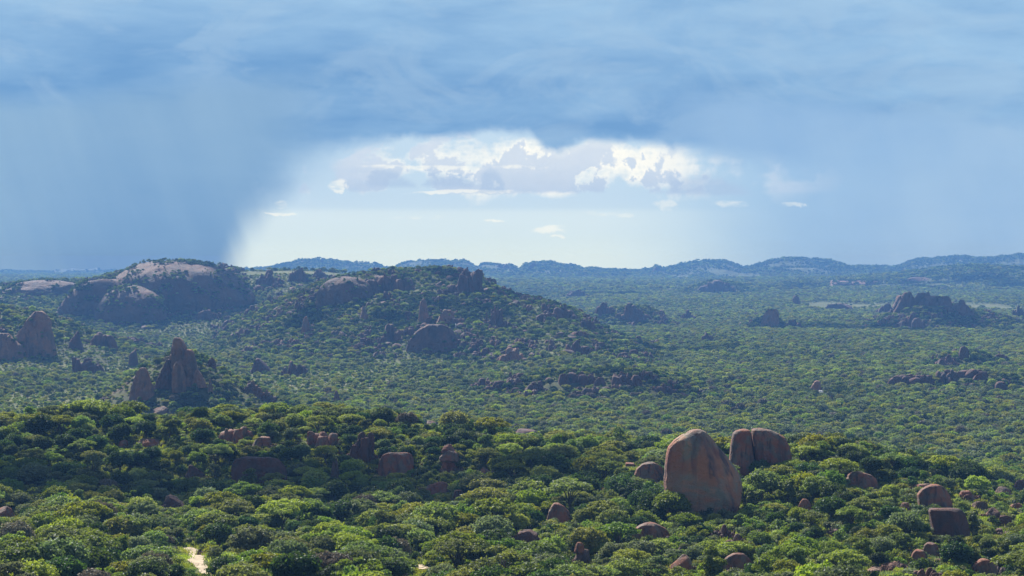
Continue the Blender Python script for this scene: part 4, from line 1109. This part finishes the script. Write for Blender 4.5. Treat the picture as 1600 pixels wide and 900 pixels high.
lab = {}
for i in best:
    d = [math.hypot(sx[i] - l[1], (sy[i] - l[2]) * 1.2) for l in LAND]; j = int(np.argmin(d))
    key = (SPEC[sp_[i]][2], direction(sx[i] - LAND[j][1], sy[i] - LAND[j][2]), LAND[j][0])
    lab.setdefault(key, []).append((d[j], int(i)))
ORD = ['nearest', 'second', 'third', 'fourth', 'fifth', 'sixth', 'seventh', 'eighth', 'ninth', 'tenth', 'eleventh', 'twelfth']
for (desc, dr, lm), lst in lab.items():
    lst.sort()
    dd = dr if dr in ('below', 'above') else dr
    for n_, (_, i) in enumerate(lst):
        if len(lst) == 1: text = desc + ' ' + dd + ' ' + lm
        else: text = (ORD[min(n_, 11)] + ' ' if n_ == 0 else ORD[min(n_, 11)] + ' nearest ') + desc + ' ' + dd + ' ' + lm
        g = int(ni[i]); _, tm, cm, Ht, Rt, _b = NEAR[g]
        e = bpy.data.objects.new('tree', None); COL.objects.link(e); tag(e, text, 'tree', 'trees of the near woodland')
        e.location = (x[i], y[i], z[i]); e.scale = (scl[i],) * 3; e.rotation_euler = (random.uniform(-.06, .06), random.uniform(-.06, .06), random.uniform(0, 6.28))
        e.empty_display_size = 1
        for nm, me in (('trunk', tm), ('crown', cm)):
            o = bpy.data.objects.new(nm, me); COL.objects.link(o); o.parent = e
print('individual trees', len(best), 'smallest', vis[best].min() if len(best) else 0, time.time() - T0)


def add_pts(x, y, z, s, kind): PTS.append(np.column_stack([x, y, z, s, kind]))


km = ~isb
add_pts(x[km], y[km], z[km], scl[km], np.array([IDX_NEAR[a][b % 2] for a, b in zip(sp_[km], ni[km])]))
# mid and far woodland
for (y0, y1, cell, table, smul) in ((900, 1700, 5.4, IDX_MID, 0.86), (1700, 3200, 6.0, IDX_MID, 0.92), (3200, 5200, 8.0, IDX_FAR, 1.1), (5200, 10500, 13.0, IDX_FAR, 1.7)):
    x, y = grid_pts(y0, y1, cell, -120 if y0 > 3000 else -250, 1720 if y0 > 3000 else 1850)
    s2 = (0.36 + 0.84 * RNG.random(len(x)) ** 1.4) * smul
    k, z = plant_mask(x, y, 6.2 * s2, 3 * s2, False)
    dn = fbm2(x / 110, y / 160, 4, 61) + fbm2(x / 380, y / 800, 3, 64) * 1.1; k &= dn + RNG.uniform(-.2, .2, len(x)) > -0.15
    x, y, z, s2 = x[k], y[k], z[k], s2[k]
    sp2 = species_for(x, y, len(x)); kk = np.array([table[a][b] for a, b in zip(sp2, RNG.integers(0, 2, len(x)))])
    add_pts(x, y, z - 0.3, s2, kk); print('zone', y0, len(x), time.time() - T0)
dom = []
for o in [q for q in COL.objects if q.name.startswith('rock_dome') or q.name.startswith('rock_outcrop')]:
    nv = len(o.data.vertices); c = np.empty(nv * 3, np.float32); o.data.vertices.foreach_get('co', c); c = c.reshape(-1, 3)
    nn = np.empty(nv * 3, np.float32); o.data.vertices.foreach_get('normal', nn); nn = nn.reshape(-1, 3)
    c = c + np.array(o.location[:])
    area = (c[:, 0].ptp() if hasattr(c[:, 0], 'ptp') else np.ptp(c[:, 0])) * np.ptp(c[:, 1]) * 1.2; isd = o.name.startswith('rock_dome')
    want = (fbm3(c[:, 0] / 38, c[:, 1] / 38, c[:, 2] / 14, 3, 63) > (-0.02 if isd else -0.04)) & (nn[:, 2] > 0.25) & (c[:, 1] < 6000)
    n_ = nn[want]; c = c[want]
    if len(c) == 0: continue
    per = area / nv / (5 if isd else 34); rep_ = RNG.poisson(per, len(c)); c = np.repeat(c, rep_, 0); n_ = np.repeat(n_, rep_, 0)
    jx, jy = RNG.normal(size=(2, len(c))) * math.sqrt(area / nv) * 0.8
    c = c + np.column_stack([jx, jy, -(n_[:, 0] * jx + n_[:, 1] * jy) / np.maximum(n_[:, 2], 0.3)])
    c = c[fbm3(c[:, 0] / 17, c[:, 1] / 17, c[:, 2] / 9, 3, 68) > (0.03 if isd else -0.05)]
    if len(c): dom.append(np.column_stack([c[:, 0], c[:, 1], c[:, 2] - 0.5, RNG.uniform(0.3, 0.75, len(c)), np.array([IDX_MID[a][0] for a in RNG.choice([3, 4, 5], len(c))])]))
PTS.extend(dom); print('trees on rock', sum(map(len, dom)))
x, y = grid_pts(900, 3300, 7.0, -100, 1700); z = height(x, y); s2 = RNG.uniform(0.6, 1.2, len(x))
k, z = plant_mask(x, y, 2.6 * s2, 1.9 * s2, False); x, y, z, s2 = x[k], y[k], z[k], s2[k]
add_pts(x, y, z, s2, np.array(IDX_SHRUB)[RNG.integers(0, 3, len(x))])
ALL = np.concatenate(PTS)


def scatter(name, pts, label, cat, coll):
    me = bpy.data.meshes.new(name); n = len(pts)
    me.vertices.add(n); me.vertices.foreach_set('co', pts[:, :3].astype(np.float32).ravel())
    a = me.attributes.new('pick', 'INT', 'POINT'); a.data.foreach_set('value', pts[:, 4].astype(np.int32))
    a = me.attributes.new('turn', 'FLOAT_VECTOR', 'POINT'); t = RNG.uniform(-.08, .08, (n, 3)); t[:, 2] = RNG.uniform(0, 6.283, n)
    a.data.foreach_set('vector', t.astype(np.float32).ravel())
    a = me.attributes.new('size', 'FLOAT_VECTOR', 'POINT'); s = np.repeat(pts[:, 3:4], 3, 1) * np.array([1, 1, 1]) ; s[:, 2] *= RNG.uniform(0.85, 1.15, n)
    a.data.foreach_set('vector', s.astype(np.float32).ravel())
    o = bpy.data.objects.new(name, me); COL.objects.link(o)
    g = bpy.data.node_groups.new(name + '_scatter', 'GeometryNodeTree')
    g.interface.new_socket('Geometry', in_out='INPUT', socket_type='NodeSocketGeometry'); g.interface.new_socket('Geometry', in_out='OUTPUT', socket_type='NodeSocketGeometry')
    N = g.nodes.new; gi, go = N('NodeGroupInput'), N('NodeGroupOutput'); ip = N('GeometryNodeInstanceOnPoints'); ci = N('GeometryNodeCollectionInfo')
    ci.inputs[0].default_value = coll; ci.inputs['Separate Children'].default_value = True; ci.inputs['Reset Children'].default_value = True
    ip.inputs['Pick Instance'].default_value = True

    def attr(nm, ty):
        q = N('GeometryNodeInputNamedAttribute'); q.data_type = ty; q.inputs[0].default_value = nm; return q.outputs[0]
    er = N('FunctionNodeEulerToRotation')
    g.links.new(attr('turn', 'FLOAT_VECTOR'), er.inputs[0]); g.links.new(er.outputs[0], ip.inputs['Rotation'])
    g.links.new(attr('size', 'FLOAT_VECTOR'), ip.inputs['Scale']); g.links.new(attr('pick', 'INT'), ip.inputs['Instance Index'])
    g.links.new(gi.outputs[0], ip.inputs['Points']); g.links.new(ci.outputs[0], ip.inputs['Instance']); g.links.new(ip.outputs[0], go.inputs[0])
    md = o.modifiers.new('scatter', 'NODES'); md.node_group = g
    tag(o, label, cat, kind='stuff'); return o


scatter('woodland', ALL, 'dense green savanna woodland covering the plain, the hills and the gaps between near trees', 'woodland', LIBC)
# undergrowth of shrubs and tufts near by
x, y = grid_pts(285, 820, 3.6); z = height(x, y)
k, z = plant_mask(x, y, np.full(len(x), 2.6), np.full(len(x), 1.9), True); x, y, z = x[k], y[k], z[k]
u = np.column_stack([x, y, z, RNG.uniform(0.5, 1.15, len(x)), np.array(IDX_SHRUB)[RNG.choice(4, len(x), p=[.25, .3, .15, .3])]])
x, y = grid_pts(285, 700, 2.1); k, z = plant_mask(x, y, np.full(len(x), .6), np.full(len(x), .6), True); x, y, z = x[k], y[k], z[k]
v = np.column_stack([x, y, z, RNG.uniform(0.7, 1.5, len(x)), np.array(IDX_TUFT)[RNG.choice(2, len(x), p=[.7, .3])]])
scatter('undergrowth', np.concatenate([u, v]), 'low leafy bushes and grass tufts filling the ground between the near trees', 'undergrowth', LIBC)
# loose rocks on the hillsides
ROCKC = bpy.data.collections.new('rock_patterns')
RK = []
for i, kd in enumerate(['round', 'rugged', 'rugged', 'slab', 'crag', 'wall']):
    q, f = rock_shape(kd, 300 + i, 3); q = q * (np.array([2.4, 2.2, 1.6]) if i in (0, 3) else np.array([4.2, 3.0, 3.0]))
    o = mesh_obj('rock_%03d' % i, q, f, [M['granite_far' if i % 2 else 'granite_dark']], smooth=True, link=False); ROCKC.objects.link(o)
x, y = grid_pts(1150, 4400, 14.0, -100, 1700); z = height(x, y)
e_ = 6.0; sl = np.hypot(height(x + e_, y) - z, height(x, y + e_) - z) / e_
k = (sl > 0.14) & (fbm2(x / 120, y / 120, 3, 71) > -0.04) & (RNG.random(len(x)) < 0.6)
x, y, z, sl = x[k], y[k], z[k], sl[k]
r1 = np.column_stack([x, y, z, RNG.uniform(0.7, 2.6, len(x)) ** 1.2, RNG.integers(0, 6, len(x))])
x, y = grid_pts(300, 900, 11.0, -100, 1700); z = height(x, y); k = RNG.random(len(x)) < 0.42
for f_ in FOOT: k &= (x - f_[0]) ** 2 + (y - f_[1]) ** 2 > (max(f_[2], f_[3]) + 2.5) ** 2
x, y, z = x[k], y[k], z[k]
r2 = np.column_stack([x, y, z, RNG.uniform(0.2, 0.75, len(x)), RNG.integers(0, 6, len(x))])
rub = []
for f_ in FOOT[:N_ROCK_FOOT]:
    if f_[1] > 760 or f_[2] < 1.2: continue
    for _ in range(9):
        a_ = RNG.uniform(0, 6.28); q_ = RNG.uniform(1.0, 1.45); x_, y_ = f_[0] + math.cos(a_) * f_[2] * q_, f_[1] + math.sin(a_) * f_[3] * q_
        rub.append((x_, y_, float(height(np.array([x_]), np.array([y_]))[0]), RNG.uniform(0.15, 0.6), RNG.integers(0, 6)))
r2 = np.concatenate([r2, np.array(rub)])
print('loose rocks', len(r1), len(r2))
scatter('loose_rocks', np.concatenate([r1, r2]), 'scattered brown boulders and broken ledges among the trees of the slopes', 'rocks', ROCKC)

# ------------------------------------------------------------------ unseen cloud shapes added above the frame to shade the hills and near slope
m_, o_ = new_mat('added_shade_cloud'); d_ = m_.node_tree.nodes.new('ShaderNodeBsdfDiffuse'); d_.inputs[0].default_value = (0.85, 0.86, 0.88, 1)
m_.node_tree.links.new(d_.outputs[0], o_.inputs[0]); M['added_shade_cloud'] = m_
CB = 1500.0
for (tx, ty, rx, ry, n, sd) in [(-760, 2930, 420, 210, 12, 1), (-20, 2300, 300, 130, 20, 2), (150, 1560, 150, 60, 12, 4), (640, 2950, 260, 160, 22, 5), (600, 1700, 190, 60, 12, 6),
                                (-100, 4900, 420, 260, 26, 7), (1200, 5600, 700, 300, 30, 8), (-900, 1500, 200, 160, 10, 10), (190, 2080, 140, 60, 9, 11), (-85, 602, 118, 24, 100, 12)]:
    q_ = np.random.default_rng(sd); vs, fs, n0 = [], [], 0
    for i in range(n):
        a_ = q_.uniform(0, 6.283); d0 = math.sqrt(q_.random()); w = q_.uniform(0.10, 0.24) * min(rx, ry) * (2.2 if sd == 12 else 1)
        v, f = ICO[2]; v = v * (1 + 0.25 * fbm3(v[:, 0] * 2 + i, v[:, 1] * 2, v[:, 2] * 2, 3, i))[:, None]
        v = v * np.array([w * 1.3, w, w * 0.7]); v[:, 2] = np.maximum(v[:, 2], -w * 0.15)
        v = v + np.array([math.cos(a_) * d0 * rx, math.sin(a_) * d0 * ry, q_.uniform(0, 0.3) * w])
        vs.append(v); fs.append(f + n0); n0 += len(v)
    o = mesh_obj('added_shade_cloud', np.concatenate(vs), np.concatenate(fs), [M['added_shade_cloud']], smooth=True); tag(o, kind='structure')
    cb_ = CB + (1300 if ty > 8000 else 600 if ty > 4500 else 0)
    o.location = (tx + sdir.x / sdir.z * cb_, ty + sdir.y / sdir.z * cb_, cb_ + 40)

# ------------------------------------------------------------------ air
def haze(density, colr, anis):
    m = bpy.data.materials.new('haze'); m.use_nodes = True; nt = m.node_tree; nt.nodes.clear()
    o = nt.nodes.new('ShaderNodeOutputMaterial'); v = nt.nodes.new('ShaderNodeVolumePrincipled')
    v.inputs['Density'].default_value = density; v.inputs['Color'].default_value = (*colr, 1); v.inputs['Anisotropy'].default_value = anis
    nt.links.new(v.outputs[0], o.inputs['Volume'])
    x0, x1, y0, y1, z0, z1 = -21000, 21000, -1500, 12700, float(ZG.min()) - 40, float(ZG.max()) + 18
    vs = [(a, b, c) for c in (z0, z1) for b in (y0, y1) for a in (x0, x1)]
    fs = [(0, 2, 3, 1), (4, 5, 7, 6), (0, 1, 5, 4), (2, 6, 7, 3), (0, 4, 6, 2), (1, 3, 7, 5)]
    h = mesh_obj('haze', vs, fs, [m]); tag(h, 'thin blue haze filling the air between the hills', 'haze', kind='stuff'); return h


HZ = haze(AIR_S, (0.19, 0.46, 1.0), 0.0)
print('zmin/max', ZG.min(), ZG.max(), 'script', time.time() - T0)
